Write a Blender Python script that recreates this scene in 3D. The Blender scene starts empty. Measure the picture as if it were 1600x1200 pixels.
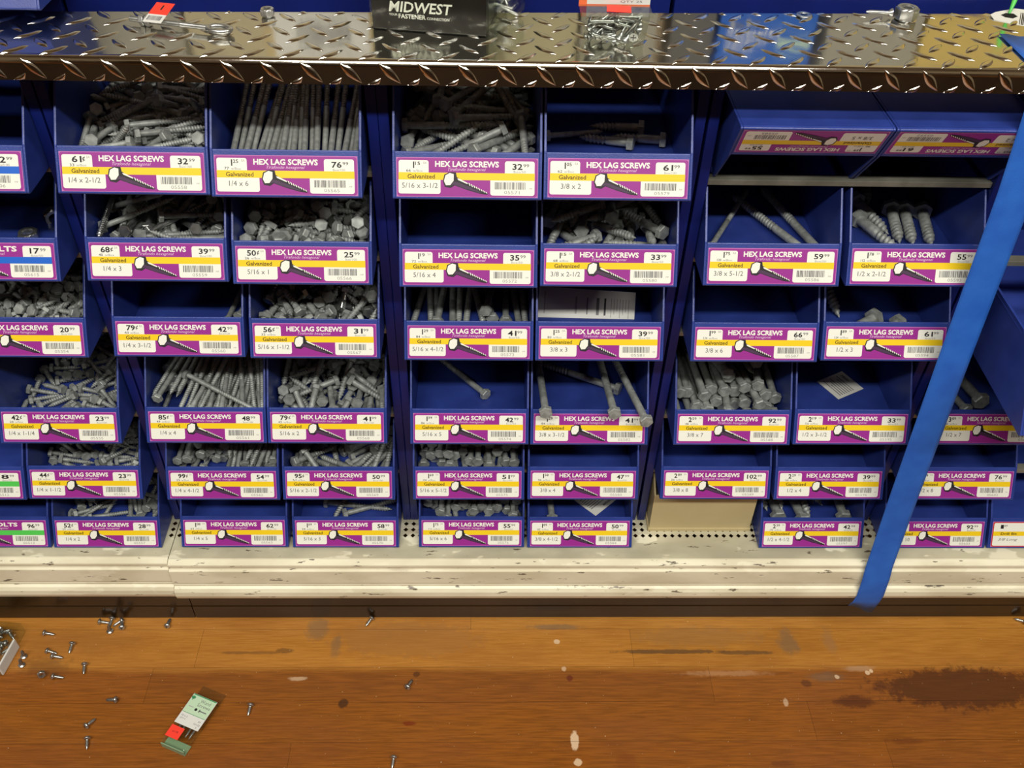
import bpy, bmesh, math, random
from mathutils import Vector, Matrix, Quaternion
C = bpy.context.scene.collection
sc = bpy.context.scene
PI = math.pi
# ------------------------------------------------------------------ camera
cam = bpy.data.objects.new('camera', bpy.data.cameras.new('camera'))
C.objects.link(cam)
rt = Vector((0.99962, -0.01615, 0.02213)); up = Vector((-0.00543, 0.67508, 0.73772)); fw = Vector((0.02685, 0.73756, -0.67474))
up = (up - rt*up.dot(rt)).normalized(); bk = rt.cross(up).normalized()
cam.matrix_world = Matrix(((rt.x, up.x, bk.x, 0.0), (rt.y, up.y, bk.y, -0.77028), (rt.z, up.z, bk.z, 0.94895), (0, 0, 0, 1)))
cam.data.sensor_width = 36; cam.data.lens = 36*1429.51/1600; cam.data.clip_start = .01
sc.camera = cam
# ------------------------------------------------------------------ world, lights, exposure
w = bpy.data.worlds.new('world'); sc.world = w; w.use_nodes = True
w.node_tree.nodes['Background'].inputs[0].default_value = (1.0, .95, .82, 1)
w.node_tree.nodes['Background'].inputs[1].default_value = .05
sc.view_settings.view_transform = 'Standard'; sc.view_settings.look = 'None'
sc.view_settings.exposure = 0.0; sc.view_settings.gamma = 1.0; sc.view_settings.use_curve_mapping = False
def area(name, loc, size, sizey, energy, col=(1, .972, .895), rot=(0, 0, 0)):
    l = bpy.data.lights.new(name, 'AREA'); l.shape = 'RECTANGLE'; l.size = size; l.size_y = sizey; l.energy = energy; l.color = col
    o = bpy.data.objects.new(name, l); o.location = loc; o.rotation_euler = rot; C.objects.link(o); return o
area('ceiling_tube_light_near', (0.1, -.75, 2.3), 3.6, .16, 26)
area('ceiling_tube_light_far', (0.1, -1.62, 2.3), 3.6, .16, 92)
CEIL = 2.36; FLOOR = -.1935; DECK = -.0362; SHELF = .628
# ------------------------------------------------------------------ materials
def lin(c):
    return tuple(((v/255)/12.92 if v/255 <= .04045 else ((v/255+.055)/1.055)**2.4) for v in c)
class NT:
    def __init__(s, m): s.t = m.node_tree; s.n = s.t.nodes; s.l = s.t.links; s.b = s.n.get('Principled BSDF')
    def new(s, typ, **kw):
        n = s.n.new(typ)
        for k, v in kw.items(): setattr(n, k, v)
        return n
    def noise(s, vec, scale, detail=3, rough=.5):
        n = s.new('ShaderNodeTexNoise'); n.inputs['Scale'].default_value = scale; n.inputs['Detail'].default_value = detail; n.inputs['Roughness'].default_value = rough
        if vec is not None: s.l.new(vec, n.inputs['Vector'])
        return n.outputs['Fac']
    def map(s, vec, scale=(1, 1, 1), loc=(0, 0, 0)):
        n = s.new('ShaderNodeMapping'); n.inputs['Scale'].default_value = scale; n.inputs['Location'].default_value = loc; s.l.new(vec, n.inputs['Vector']); return n.outputs[0]
    def math(s, op, a, b=None, clamp=False):
        n = s.new('ShaderNodeMath', operation=op, use_clamp=clamp)
        for i, v in enumerate((a, b)):
            if v is None: continue
            if hasattr(v, 'links'): s.l.new(v, n.inputs[i])
            else: n.inputs[i].default_value = v
        return n.outputs[0]
    def mix(s, fac, a, b):
        n = s.new('ShaderNodeMix', data_type='RGBA')
        for i, v in ((0, fac), (6, a), (7, b)):
            if hasattr(v, 'links'): s.l.new(v, n.inputs[i])
            elif i == 0: n.inputs[0].default_value = v
            else: n.inputs[i].default_value = (*v[:3], 1)
        return n.outputs[2]
    def ramp(s, fac, a, b):
        n = s.new('ShaderNodeMapRange'); n.interpolation_type = 'SMOOTHSTEP'
        n.inputs[1].default_value = a; n.inputs[2].default_value = b; s.l.new(fac, n.inputs[0]); return n.outputs[0]
    def obj(s): return s.new('ShaderNodeTexCoord').outputs['Object']
    def geo(s): return s.new('ShaderNodeNewGeometry').outputs['Position']
    def bump(s, h, strength, dist=.001):
        n = s.new('ShaderNodeBump'); n.inputs['Strength'].default_value = strength; n.inputs['Distance'].default_value = dist
        s.l.new(h, n.inputs['Height']); s.l.new(n.outputs[0], s.b.inputs['Normal'])
M = {}
def mat(name, rgb, rough=.5, metal=0., var=0., vscale=40, rgb2=None, bump=0., bscale=200, spec=.5, coat=0.):
    m = bpy.data.materials.new(name); m.use_nodes = True; t = NT(m); b = t.b
    c = lin(rgb); b.inputs['Base Color'].default_value = (*c, 1); b.inputs['Roughness'].default_value = rough; b.inputs['Metallic'].default_value = metal
    b.inputs['Specular IOR Level'].default_value = spec; b.inputs['Coat Weight'].default_value = coat
    if var > 0:
        f = t.noise(t.obj(), vscale, 4); f = t.ramp(f, .5-var*.5, .5+var*.5)
        c2 = lin(rgb2) if rgb2 else tuple(v*.6 for v in c)
        t.l.new(t.mix(f, c2, c), b.inputs['Base Color'])
    if bump > 0: t.bump(t.noise(t.obj(), bscale, 3), bump, .0006)
    M[name] = m; return m
mat('bin_plastic', (47, 66, 146), .33, var=.5, vscale=30, rgb2=(40, 57, 130), bump=.25, bscale=900)
mat('rack_blue', (18, 34, 112), .38, var=.6, vscale=14, rgb2=(14, 28, 96))
mat('label_purple', (152, 44, 142), .38)
mat('label_edge', (192, 110, 176), .4)
mat('label_white', (238, 238, 226), .4)
mat('label_yellow', (242, 205, 30), .4)
mat('label_green', (84, 200, 84), .4)
mat('label_blue', (30, 100, 205), .4)
mat('label_red', (196, 62, 40), .4)
mat('ink_black', (28, 24, 28), .5)
mat('ink_grey', (104, 104, 104), .5)
mat('ink_pale', (160, 160, 156), .5)
mat('ink_olive', (88, 70, 8), .5)
mat('ink_shank', (70, 46, 76), .5)
mat('ink_pink', (226, 190, 220), .5)
mat('galvanized', (174, 178, 174), .5, metal=.3, var=.5, vscale=160, rgb2=(138, 142, 139), bump=.3, bscale=1500)
mat('zinc', (206, 208, 206), .28, metal=.9, var=.5, vscale=120, rgb2=(165, 167, 165))
mat('rail_metal', (150, 148, 136), .4, metal=.4, var=.4, vscale=30, rgb2=(120, 118, 106))
mat('cream_paint', (226, 216, 182), .38, var=.55, vscale=9, rgb2=(202, 192, 160))
mat('deck_paint', (206, 200, 172), .42, var=.6, vscale=14, rgb2=(172, 167, 143))
mat('kick', (52, 36, 18), .2, var=.6, vscale=6, rgb2=(34, 24, 12))
mat('cardboard', (196, 176, 128), .75, var=.4, vscale=25, rgb2=(184, 164, 118), bump=.2, bscale=300)
mat('beige_plastic', (206, 188, 142), .5, var=.4, vscale=12, rgb2=(196, 178, 132))
mat('box_black', (22, 21, 20), .3, var=.5, vscale=30, rgb2=(34, 32, 30))
mat('paper', (214, 214, 208), .6)
mat('red_sticker', (244, 62, 44), .5)
mat('orange_card', (236, 110, 60), .5)
mat('tape_blue', (44, 112, 212), .55, var=.5, vscale=40, rgb2=(36, 98, 198), bump=.35, bscale=1200)
mat('pale_green', (186, 212, 180), .5)
mat('mid_green', (60, 140, 90), .5)
mat('green_plastic', (128, 156, 122), .3)
mat('dark_hole', (8, 8, 9), .9)
mat('ceiling_paint', (210, 200, 176), .8)
mat('wall_paint', (150, 132, 104), .8)
mat('dark_fixture', (104, 96, 82), .6, var=.8, vscale=4, rgb2=(48, 44, 38))
mat('tan_fixture', (150, 92, 44), .6)
mat('pack_grey', (150, 146, 130), .6)
mat('pack_dark', (84, 82, 78), .55)
mat('pack_tan', (178, 166, 132), .6)
mat('pack_olive', (168, 160, 122), .6)
mat('pack_yellow', (196, 170, 92), .6)
mat('film_blue', (36, 96, 190), .3)
# clear plastic: thin film that mostly transmits, with a glossy skin
m = bpy.data.materials.new('clear_plastic'); m.use_nodes = True; t = NT(m); t.n.remove(t.b)
tr = t.new('ShaderNodeBsdfTransparent'); tr.inputs[0].default_value = (.92, .945, .915, 1)
gl = t.new('ShaderNodeBsdfGlossy'); gl.inputs['Roughness'].default_value = .12; gl.inputs[0].default_value = (.9, .9, .88, 1)
mx = t.new('ShaderNodeMixShader'); fr = t.new('ShaderNodeLayerWeight'); fr.inputs[0].default_value = .35
t.l.new(t.math('ADD', t.math('MULTIPLY', t.math('POWER', fr.outputs['Facing'], 3.0), .5), .06), mx.inputs[0]); t.l.new(tr.outputs[0], mx.inputs[1]); t.l.new(gl.outputs[0], mx.inputs[2])
t.l.new(mx.outputs[0], t.n['Material Output'].inputs[0]); M['clear_plastic'] = m
# polished tread plate
m = bpy.data.materials.new('tread_plate'); m.use_nodes = True; t = NT(m); b = t.b
b.inputs['Base Color'].default_value = (.70, .68, .62, 1); b.inputs['Metallic'].default_value = 1.
pos = t.geo()
nz = t.noise(t.map(pos, (1, 1, 1)), 18, 4); n2 = t.noise(t.map(pos, (3, 1, 1)), 260, 2)
t.l.new(t.math('ADD', t.math('MULTIPLY', nz, .16), .07), b.inputs['Roughness'])
t.bump(t.math('ADD', t.noise(pos, 22, 2), t.math('MULTIPLY', n2, .04)), .35, .0022); M['tread_plate'] = m
# cream paint with scuffs: dark chips and pale scrapes
for nm, base, dark in (('trim_paint', (242, 236, 208), (220, 212, 182)), ('deck_worn', (200, 194, 166), (170, 164, 140))):
    m = bpy.data.materials.new(nm); m.use_nodes = True; t = NT(m); b = t.b; pos = t.geo(); b.inputs['Roughness'].default_value = .36
    c = t.mix(t.ramp(t.noise(t.map(pos, (1, 2, 2)), 9, 5), .35, .65), lin(dark), lin(base))
    c = t.mix(t.math('MULTIPLY', t.ramp(t.noise(t.map(pos, (.5, 1, 1)), 38, 3), .585, .64), .8), c, lin((238, 232, 204)))
    c = t.mix(t.math('MULTIPLY', t.ramp(t.noise(t.map(pos, (.45, 1.5, 2.2)), 75, 5, .6), .632, .67), .85), c, lin((66, 48, 34)))
    c = t.mix(t.math('MULTIPLY', t.ramp(t.noise(t.map(pos, (.25, 1, 1.4)), 30, 4, .6), .60, .75), .4), c, lin((150, 120, 100)))
    t.l.new(c, b.inputs['Base Color']); M[nm] = m
# wooden floor: varnished boards, worn lighter along the fixture, with spots and dirt
m = bpy.data.materials.new('wood_floor'); m.use_nodes = True; t = NT(m); b = t.b; pos = t.geo()
at = t.new('ShaderNodeAttribute', attribute_name='tint')
grain = t.noise(t.map(pos, (3, 60, 1)), 9, 6, .6); fine = t.noise(t.map(pos, (10, 240, 1)), 6, 3); big = t.noise(t.map(pos, (1, 3, 1)), 6, 4)
old = t.mix(t.ramp(grain, .3, .7), lin((122, 70, 18)), lin((152, 90, 27)))
worn = t.mix(t.ramp(grain, .3, .7), lin((172, 114, 42)), lin((192, 133, 56)))
sep = t.new('ShaderNodeSeparateXYZ'); t.l.new(pos, sep.inputs[0])
wy = t.math('ADD', sep.outputs[1], t.math('MULTIPLY', t.math('SUBTRACT', big, .5), .02))
c = t.mix(t.ramp(wy, -.112, -.098), old, worn)
c = t.mix(t.math('MULTIPLY', t.ramp(big, .4, .75), .28), c, lin((118, 58, 14)))
c = t.mix(t.math('MULTIPLY', t.ramp(fine, .55, .8), .18), c, lin((84, 42, 12)))
mm = t.new('ShaderNodeMix', data_type='RGBA', blend_type='MULTIPLY'); mm.inputs[0].default_value = 1
t.l.new(c, mm.inputs[6]); t.l.new(at.outputs['Color'], mm.inputs[7]); c = mm.outputs[2]
edge = t.noise(pos, 90, 4, .65)
def blob(c, x, y, rx, ry, col, k, soft=.5, rag=1.2):
    d = t.new('ShaderNodeVectorMath', operation='LENGTH')
    t.l.new(t.map(pos, (1/rx, 1/ry, 0), (-x/rx, -y/ry, 0)), d.inputs[0])
    v = t.math('ADD', d.outputs['Value'], t.math('MULTIPLY', t.math('SUBTRACT', edge, .5), rag))
    f = t.math('MULTIPLY', t.ramp(v, 1.0, 1.0-soft), k)
    return t.mix(f, c, lin(col))
DK = (72, 36, 14); GY = (110, 92, 70); PL = (224, 196, 160)
for a in ((.66, -.135, .14, .036, (70, 34, 12), .8, .35), (.50, -.155, .035, .012, (74, 34, 12), .7, .5), (.47, -.118, .03, .010, GY, .5, .6), (.43, -.065, .018, .028, GY, .55, .6), (.49, -.060, .012, .03, (150, 110, 70), .5, .7),
    (-.57, -.062, .16, .03, (150, 96, 44), .45, .8), (-.60, -.10, .05, .022, (96, 60, 30), .5, .8), (-.70, -.10, .05, .03, (70, 50, 36), .7, .7), (-.24, -.040, .02, .022, GY, .5, .5), (-.11, -.058, .12, .032, (158, 108, 56), .55, .3),
    (-.21, -.068, .010, .022, GY, .45, .6), (.10, -.038, .05, .006, GY, .6, .6), (.26, -.078, .09, .004, (92, 66, 40), .8, .4), (.36, -.080, .05, .004, (92, 66, 40), .7, .4), (.30, -.055, .12, .022, (150, 108, 62), .5, .6),
    (-.19, -.155, .008, .008, (58, 34, 18), .8, .4), (-.095, -.112, .006, .005, DK, .7, .4), (-.10, -.183, .010, .004, (110, 36, 10), .7, .5), (.115, -.118, .006, .006, (96, 34, 14), .8, .5), (-.28, -.075, .015, .005, (96, 66, 36), .6, .5),
    (-.33, -.078, .06, .003, (112, 74, 38), .6, .5), (.33, -.112, .08, .006, (196, 150, 106), .4, .7), (.52, -.105, .03, .006, (180, 150, 120), .45, .7), (.116, -.208, .006, .016, PL, .75, .3), (.118, -.236, .006, .006, PL, .7, .3), (-.255, -.118, .016, .004, PL, .45, .5),
    (.405, -.155, .004, .007, PL, .45, .5), (.44, -.128, .008, .008, DK, .6, .5), (.485, -.118, .004, .004, PL, .6, .3), (.53, -.112, .004, .004, PL, .7, .3), (.536, -.109, .003, .003, PL, .7, .3), (.10, -.062, .005, .004, PL, .7, .3), (.108, -.104, .004, .005, PL, .5, .3), (.38, -.24, .02, .006, (90, 44, 14), .5, .5), (.55, -.21, .03, .006, (96, 46, 16), .5, .6), (.18, -.24, .02, .02, (112, 54, 16), .4, .5)):
    c = blob(c, *a)
t.l.new(c, b.inputs['Base Color'])
spk = t.ramp(t.noise(pos, 330, 1), .775, .80)
c2 = t.mix(t.math('MULTIPLY', spk, .6), c, lin((230, 205, 170))); t.l.new(c2, b.inputs['Base Color'])
t.l.new(t.math('ADD', t.math('MULTIPLY', big, .3), .22), b.inputs['Roughness'])
t.bump(t.math('ADD', grain, edge), .18, .0008); M['wood_floor'] = m
# ------------------------------------------------------------------ mesh helpers
class MB:
    def __init__(s): s.v = []; s.f = []; s.m = []; s.mats = []; s.smooth = []
    def mi(s, name):
        if name not in s.mats: s.mats.append(name)
        return s.mats.index(name)
    def add(s, vs, fs, mn, sm=False):
        o = len(s.v); s.v += [tuple(v) for v in vs]; k = s.mi(mn)
        for f in fs: s.f.append(tuple(i+o for i in f)); s.m.append(k); s.smooth.append(sm)
    def box(s, a, b, mn, M_=None):
        x0, y0, z0 = a; x1, y1, z1 = b
        vs = [(x0, y0, z0), (x1, y0, z0), (x1, y1, z0), (x0, y1, z0), (x0, y0, z1), (x1, y0, z1), (x1, y1, z1), (x0, y1, z1)]
        if M_ is not None: vs = [M_ @ Vector(v) for v in vs]
        s.add(vs, [(3, 2, 1, 0), (4, 5, 6, 7), (0, 1, 5, 4), (1, 2, 6, 5), (2, 3, 7, 6), (3, 0, 4, 7)], mn)
    def prism(s, pts, x0, x1, mn, sm=False):     # pts (y,z), extruded along x
        n = len(pts); vs = [(x0, y, z) for y, z in pts]+[(x1, y, z) for y, z in pts]
        s.add(vs, [tuple(range(n)), tuple(range(2*n-1, n-1, -1))], mn); o = len(s.v)-2*n; k = s.mi(mn)
        for i in range(n): s.f.append((o+i, o+n+i, o+n+(i+1) % n, o+(i+1) % n)); s.m.append(k); s.smooth.append(sm)
    def rings(s, rings, mn, caps=True, sm=True):
        n = len(rings[0]); vs = [p for r in rings for p in r]
        fs = [(j*n+i, j*n+(i+1) % n, (j+1)*n+(i+1) % n, (j+1)*n+i) for j in range(len(rings)-1) for i in range(n)]
        s.add(vs, fs, mn, sm)
        if caps: s.add(rings[0], [tuple(range(n-1, -1, -1))], mn); s.add(rings[-1], [tuple(range(n))], mn)
    def tube(s, pts, r, mn, n=8, closed=False):
        rs = []
        for i, p in enumerate(pts):
            p = Vector(p); a = Vector(pts[i-1] if i or closed else pts[0]); b = Vector(pts[(i+1) % len(pts)] if i < len(pts)-1 or closed else pts[-1])
            d = (b-a).normalized(); u = d.orthogonal().normalized() if not rs else (u-d*u.dot(d)).normalized(); v = d.cross(u); rr = r[i] if isinstance(r, (list, tuple)) else r
            rs.append([p+(u*math.cos(k*2*PI/n)+v*math.sin(k*2*PI/n))*rr for k in range(n)])
        if closed: rs.append(rs[0])
        s.rings(rs, mn, caps=not closed)
    def mesh(s, name, bevel=0):
        me = bpy.data.meshes.new(name); me.from_pydata(s.v, [], s.f)
        for n in s.mats: me.materials.append(M[n])
        me.polygons.foreach_set('material_index', s.m); me.polygons.foreach_set('use_smooth', s.smooth)
        if True:
            bm = bmesh.new(); bm.from_mesh(me)
            if bevel:
                bmesh.ops.recalc_face_normals(bm, faces=bm.faces)
                bmesh.ops.bevel(bm, geom=[e for e in bm.edges if len(e.link_faces) == 2 and e.calc_face_angle(0) > .5], offset=bevel, segments=2, affect='EDGES', profile=.6)
            else: bmesh.ops.recalc_face_normals(bm, faces=bm.faces)
            bm.to_mesh(me); bm.free()
        me.update(); return me
    def build(s, name, parent=None, bevel=0):
        return link(name, s.mesh(name, bevel), parent)
def link(name, me, parent=None):
    o = bpy.data.objects.new(name, me); C.objects.link(o)
    if parent: o.parent = parent
    return o
def tag(o, label, cat, group=None):
    o['label'] = label; o['category'] = cat
    if group: o['group'] = group
    return o
def thing(name, label, cat, loc=(0, 0, 0), rot=(0, 0, 0), group=None):
    o = bpy.data.objects.new(name, None); o.empty_display_size = .01; C.objects.link(o); o.location = loc; o.rotation_euler = rot
    return tag(o, label, cat, group)
def struct(o): o['kind'] = 'structure'; return o
# ------------------------------------------------------------------ lettering as flat polygons
_tc = {}
def glyphs(s, bold=0., ital=0.):
    k = (s, bold, ital)
    if k in _tc: return _tc[k]
    cu = bpy.data.curves.new('t', 'FONT'); cu.body = s; cu.size = 1; cu.offset = bold; cu.shear = ital; cu.resolution_u = 2; cu.fill_mode = 'FRONT'
    o = bpy.data.objects.new('t', cu); C.objects.link(o); bpy.context.view_layer.update()
    me = bpy.data.meshes.new_from_object(o); vs = [(v.co.x, v.co.y) for v in me.vertices]; fs = [tuple(p.vertices) for p in me.polygons]
    bpy.data.objects.remove(o); bpy.data.curves.remove(cu); bpy.data.meshes.remove(me)
    x0 = min(v[0] for v in vs); x1 = max(v[0] for v in vs); y0 = min(v[1] for v in vs); y1 = max(v[1] for v in vs)
    r = ([((x-x0)/(x1-x0), (y-y0)/(y1-y0)) for x, y in vs], fs, (x1-x0)/(y1-y0)); _tc[k] = r; return r
class Flat:
    """draws on a plane: u right, v down, in mm; P maps (u, v, layer) to a point"""
    def __init__(s, mb, P): s.mb = mb; s.P = P
    def poly(s, pts, mn, layer=1): s.mb.add([s.P(u, v, layer) for u, v in pts], [tuple(range(len(pts)-1, -1, -1))], mn)
    def rect(s, u0, v0, u1, v1, mn, layer=1, r=(0, 0, 0, 0)):      # radii: tl, tr, br, bl
        pts = []
        for (cx, cy, a0, rr) in ((u0, v0, 180, r[0]), (u1, v0, 270, r[1]), (u1, v1, 0, r[2]), (u0, v1, 90, r[3])):
            if rr <= 0: pts.append((cx, cy)); continue
            ox = cx+(rr if cx == u0 else -rr); oy = cy+(rr if cy == v0 else -rr)
            for k in range(5):
                a = math.radians(a0+k*22.5); pts.append((ox+rr*math.cos(a), oy+rr*math.sin(a)))
        s.poly(pts, mn, layer)
    def text(s, st, u0, v0, u1, v1, mn, layer=3, bold=0., ital=0., fit=True, align='c'):
        vs, fs, asp = glyphs(st, bold, ital)
        if not fit:
            wd = min((v1-v0)*asp, u1-u0)
            if align == 'c': c = (u0+u1)/2; u0, u1 = c-wd/2, c+wd/2
            elif align == 'l': u1 = u0+wd
            else: u0 = u1-wd
        s.mb.add([s.P(u0+x*(u1-u0), v1-y*(v1-v0), layer) for x, y in vs], fs, mn)
    def bars(s, u0, v0, u1, v1, seed, mn='ink_grey', layer=3):
        rnd = random.Random(seed); u = u0
        while u < u1-.5:
            wv = rnd.choice((.4, .4, .7, 1.0)); s.rect(u, v0, min(u+wv, u1), v1, mn, layer); u += wv+rnd.choice((.35, .5, .8))
ND = Vector((0, -.0180, -.0309)).normalized(); NN = Vector((0, -.0309, .0180)).normalized()
def labelP(u, v, l): return Vector((u/1000-.066, 0, 0))+ND*(v/1000)+NN*(.0004+l*.00007)
def price_label(each, wbox, price, per, size, sku, kind='lag'):
    mb = MB(); F = Flat(mb, labelP)
    # card slab
    P = labelP
    pts = [(0, 0), (132, 0), (132, 36), (0, 36)]
    vs = [P(u, v, 0) for u, v in pts]+[P(u, v, 0)-NN*.0004 for u, v in pts]
    mb.add(vs, [(3, 2, 1, 0), (4, 5, 6, 7), (0, 1, 5, 4), (1, 2, 6, 5), (2, 3, 7, 6), (3, 0, 4, 7)], 'label_edge')
    bg = 'label_purple' if kind != 'red' else 'label_red'
    F.rect(.6, .7, 131.4, 35.5, bg, 1, (2, 2, 2.5, 2.5))
    st = {'lag': 'label_yellow', 'red': 'label_yellow', 'blue': 'label_blue', 'green': 'label_green'}[kind]
    if kind == 'red':
        F.rect(2, 2, 130, 34.3, 'label_white', 2, (2, 2, 2, 2)); F.rect(2, 14, 130, 20.2, st, 3)
        F.text(each[0], 11, 4.5, 15, 10, 'ink_black', 4, .02); F.text(each[1], 15.6, 4.5, 20, 7.4, 'ink_grey', 4)
        F.text('Drill Bit', 12, 15.4, 34, 18.9, 'ink_olive', 4, .02); F.text('3/8 Long', 9, 23.4, 36, 28, 'ink_grey', 4, .0, .35); return mb
    if kind == 'blue2':
        pass
    F.rect(2.2, 2.7, 30, 14, 'label_white', 2, (2, 2, 0, 0)); F.rect(101, 2.9, 128.8, 14, 'label_white', 2, (2, 2, 0, 0))
    F.rect(1.8, 20.2, 41, 33.2, 'label_white', 2, (0, 0, 2, 2)); F.rect(87.5, 20.4, 129, 34.2, 'label_white', 2, (0, 0, 2.2, 2.2))
    F.rect(2.0, 13.8, 129, 20.4, st, 3)
    F.text('HEX LAG SCREWS' if kind == 'lag' else 'HEX BOLTS', 36, 3.2, 95.5, 8.7, 'label_white', 3, .035)
    F.text('Tirafondo hexagonal', 48, 9.3, 83.5, 12.9, 'ink_pink', 3, .0, .35)
    if each[1] == 'c':
        F.text(each[0], 11.5, 4.0, 20.5, 9.8, 'ink_black', 4, .022); F.text('¢', 21.2, 4.2, 23.6, 9.2, 'ink_black', 4, .01)
    else:
        F.text(each[0], 11, 4.0, 16.7, 9.8, 'ink_black', 4, .022, 0, False, 'r'); F.text(each[1], 17.4, 4.1, 22.2, 7.2, 'ink_black', 4, .01)
    F.text('EA', 25.2, 4.0, 28.2, 6.0, 'ink_pale', 4)
    F.text(wbox, 9.2, 10.9, 13.4, 13.3, 'ink_black', 4); F.text('w/Box', 15.2, 11.1, 24.5, 13.3, 'ink_pale', 4)
    n = len(price); F.text(price, 108 if n < 3 else 105, 5.0, 117.4, 10.6, 'ink_black', 4, .022)
    F.text('99', 118.2, 5.2, 123.6, 8.2, 'ink_grey', 4, .008); F.text('Box/'+per, 109.2, 11.4, 120.6, 13.5, 'ink_pale', 4)
    F.text('Galvanized' if st == 'label_yellow' else 'Zinc', 10.3, 15.3, 35.8, 19.4, 'ink_olive', 4, .018)
    F.text(size, 5, 23.2, 38.5, 28.0, 'ink_grey', 4, .0, 0, fit=False)
    F.bars(91.5, 22.0, 121, 28.6, sku); F.text(sku, 100.5, 29.8, 115, 32.8, 'ink_pale', 4); F.text('MF', 124, 27, 127, 28.4, 'ink_pale', 4)
    # drawing of a lag screw
    F.poly([(43.2, 21.5), (44.6, 15.5), (49.5, 13.2), (55.4, 13.4), (56.2, 17.6), (60, 20), (85.8, 32.6), (84, 33.4), (78, 32.6), (66, 29.3), (54.2, 25.2), (50.5, 27.6), (45, 26.6)], 'ink_black', 5)
    F.poly([(44.2, 21.5), (45.6, 16.2), (49.6, 14), (53.4, 15), (53.2, 21), (50.2, 25), (46, 25.2)], 'label_white', 6)
    F.poly([(50.8, 25.2), (53.6, 21.8), (58, 22.6), (70, 27.4), (80, 31.9), (76, 31.5), (62, 27.5), (54, 24.6)], 'ink_shank', 6)
    F.poly([(56.6, 18.8), (58.5, 19.2), (66.5, 23.1), (66, 24), (57.5, 20.4)], 'label_white', 6)
    for k in range(8):
        u = 67+k*2.25; v = 23.1+k*1.12
        F.poly([(u, v-.2), (u+1.1, v), (u+2.0, v+2.6-k*.15), (u+1.2, v+2.5-k*.15)], 'label_white', 6)
    return mb
# ------------------------------------------------------------------ the plastic bin
HW = .0698; TH = .0024
def bin_mesh():
    mb = MB(); B = -.0345
    side = [(-.0192, -.0322), (-.0185, -.0336), (-.0165, B), (.24, B), (.24, .050), (.0415, .050), (.0380, .0475), (.0029, .0052), (.0018, .0032)]
    mb.prism(side, -HW, -HW+TH, 'bin_plastic'); mb.prism(side, HW-TH, HW, 'bin_plastic')
    mb.prism([(-.0192, -.0322), (-.0185, -.0336), (-.0165, B), (-.0127, B), (.0030, .0005), (.0034, .0044), (.0022, .0044)], -HW+TH, HW-TH, 'bin_plastic')
    mb.prism([(-.0130, B), (.2385, B), (.2385, B+.0022), (-.0120, B+.0022)], -HW+TH, HW-TH, 'bin_plastic')
    mb.prism([(.2365, B), (.24, B), (.24, .050), (.2368, .050)], -HW+TH, HW-TH, 'bin_plastic')
    # turned rims along the side tops and two shallow feet ribs under the floor
    for s in (-1, 1):
        x0, x1 = sorted((s*HW, s*(HW+.0003)))
        mb.prism([(.05, .045), (.24, .045), (.24, .050), (.05, .050)], x0, x1, 'bin_plastic')
    return mb.mesh('bin_body', .0007)
BIN = bin_mesh()
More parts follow.
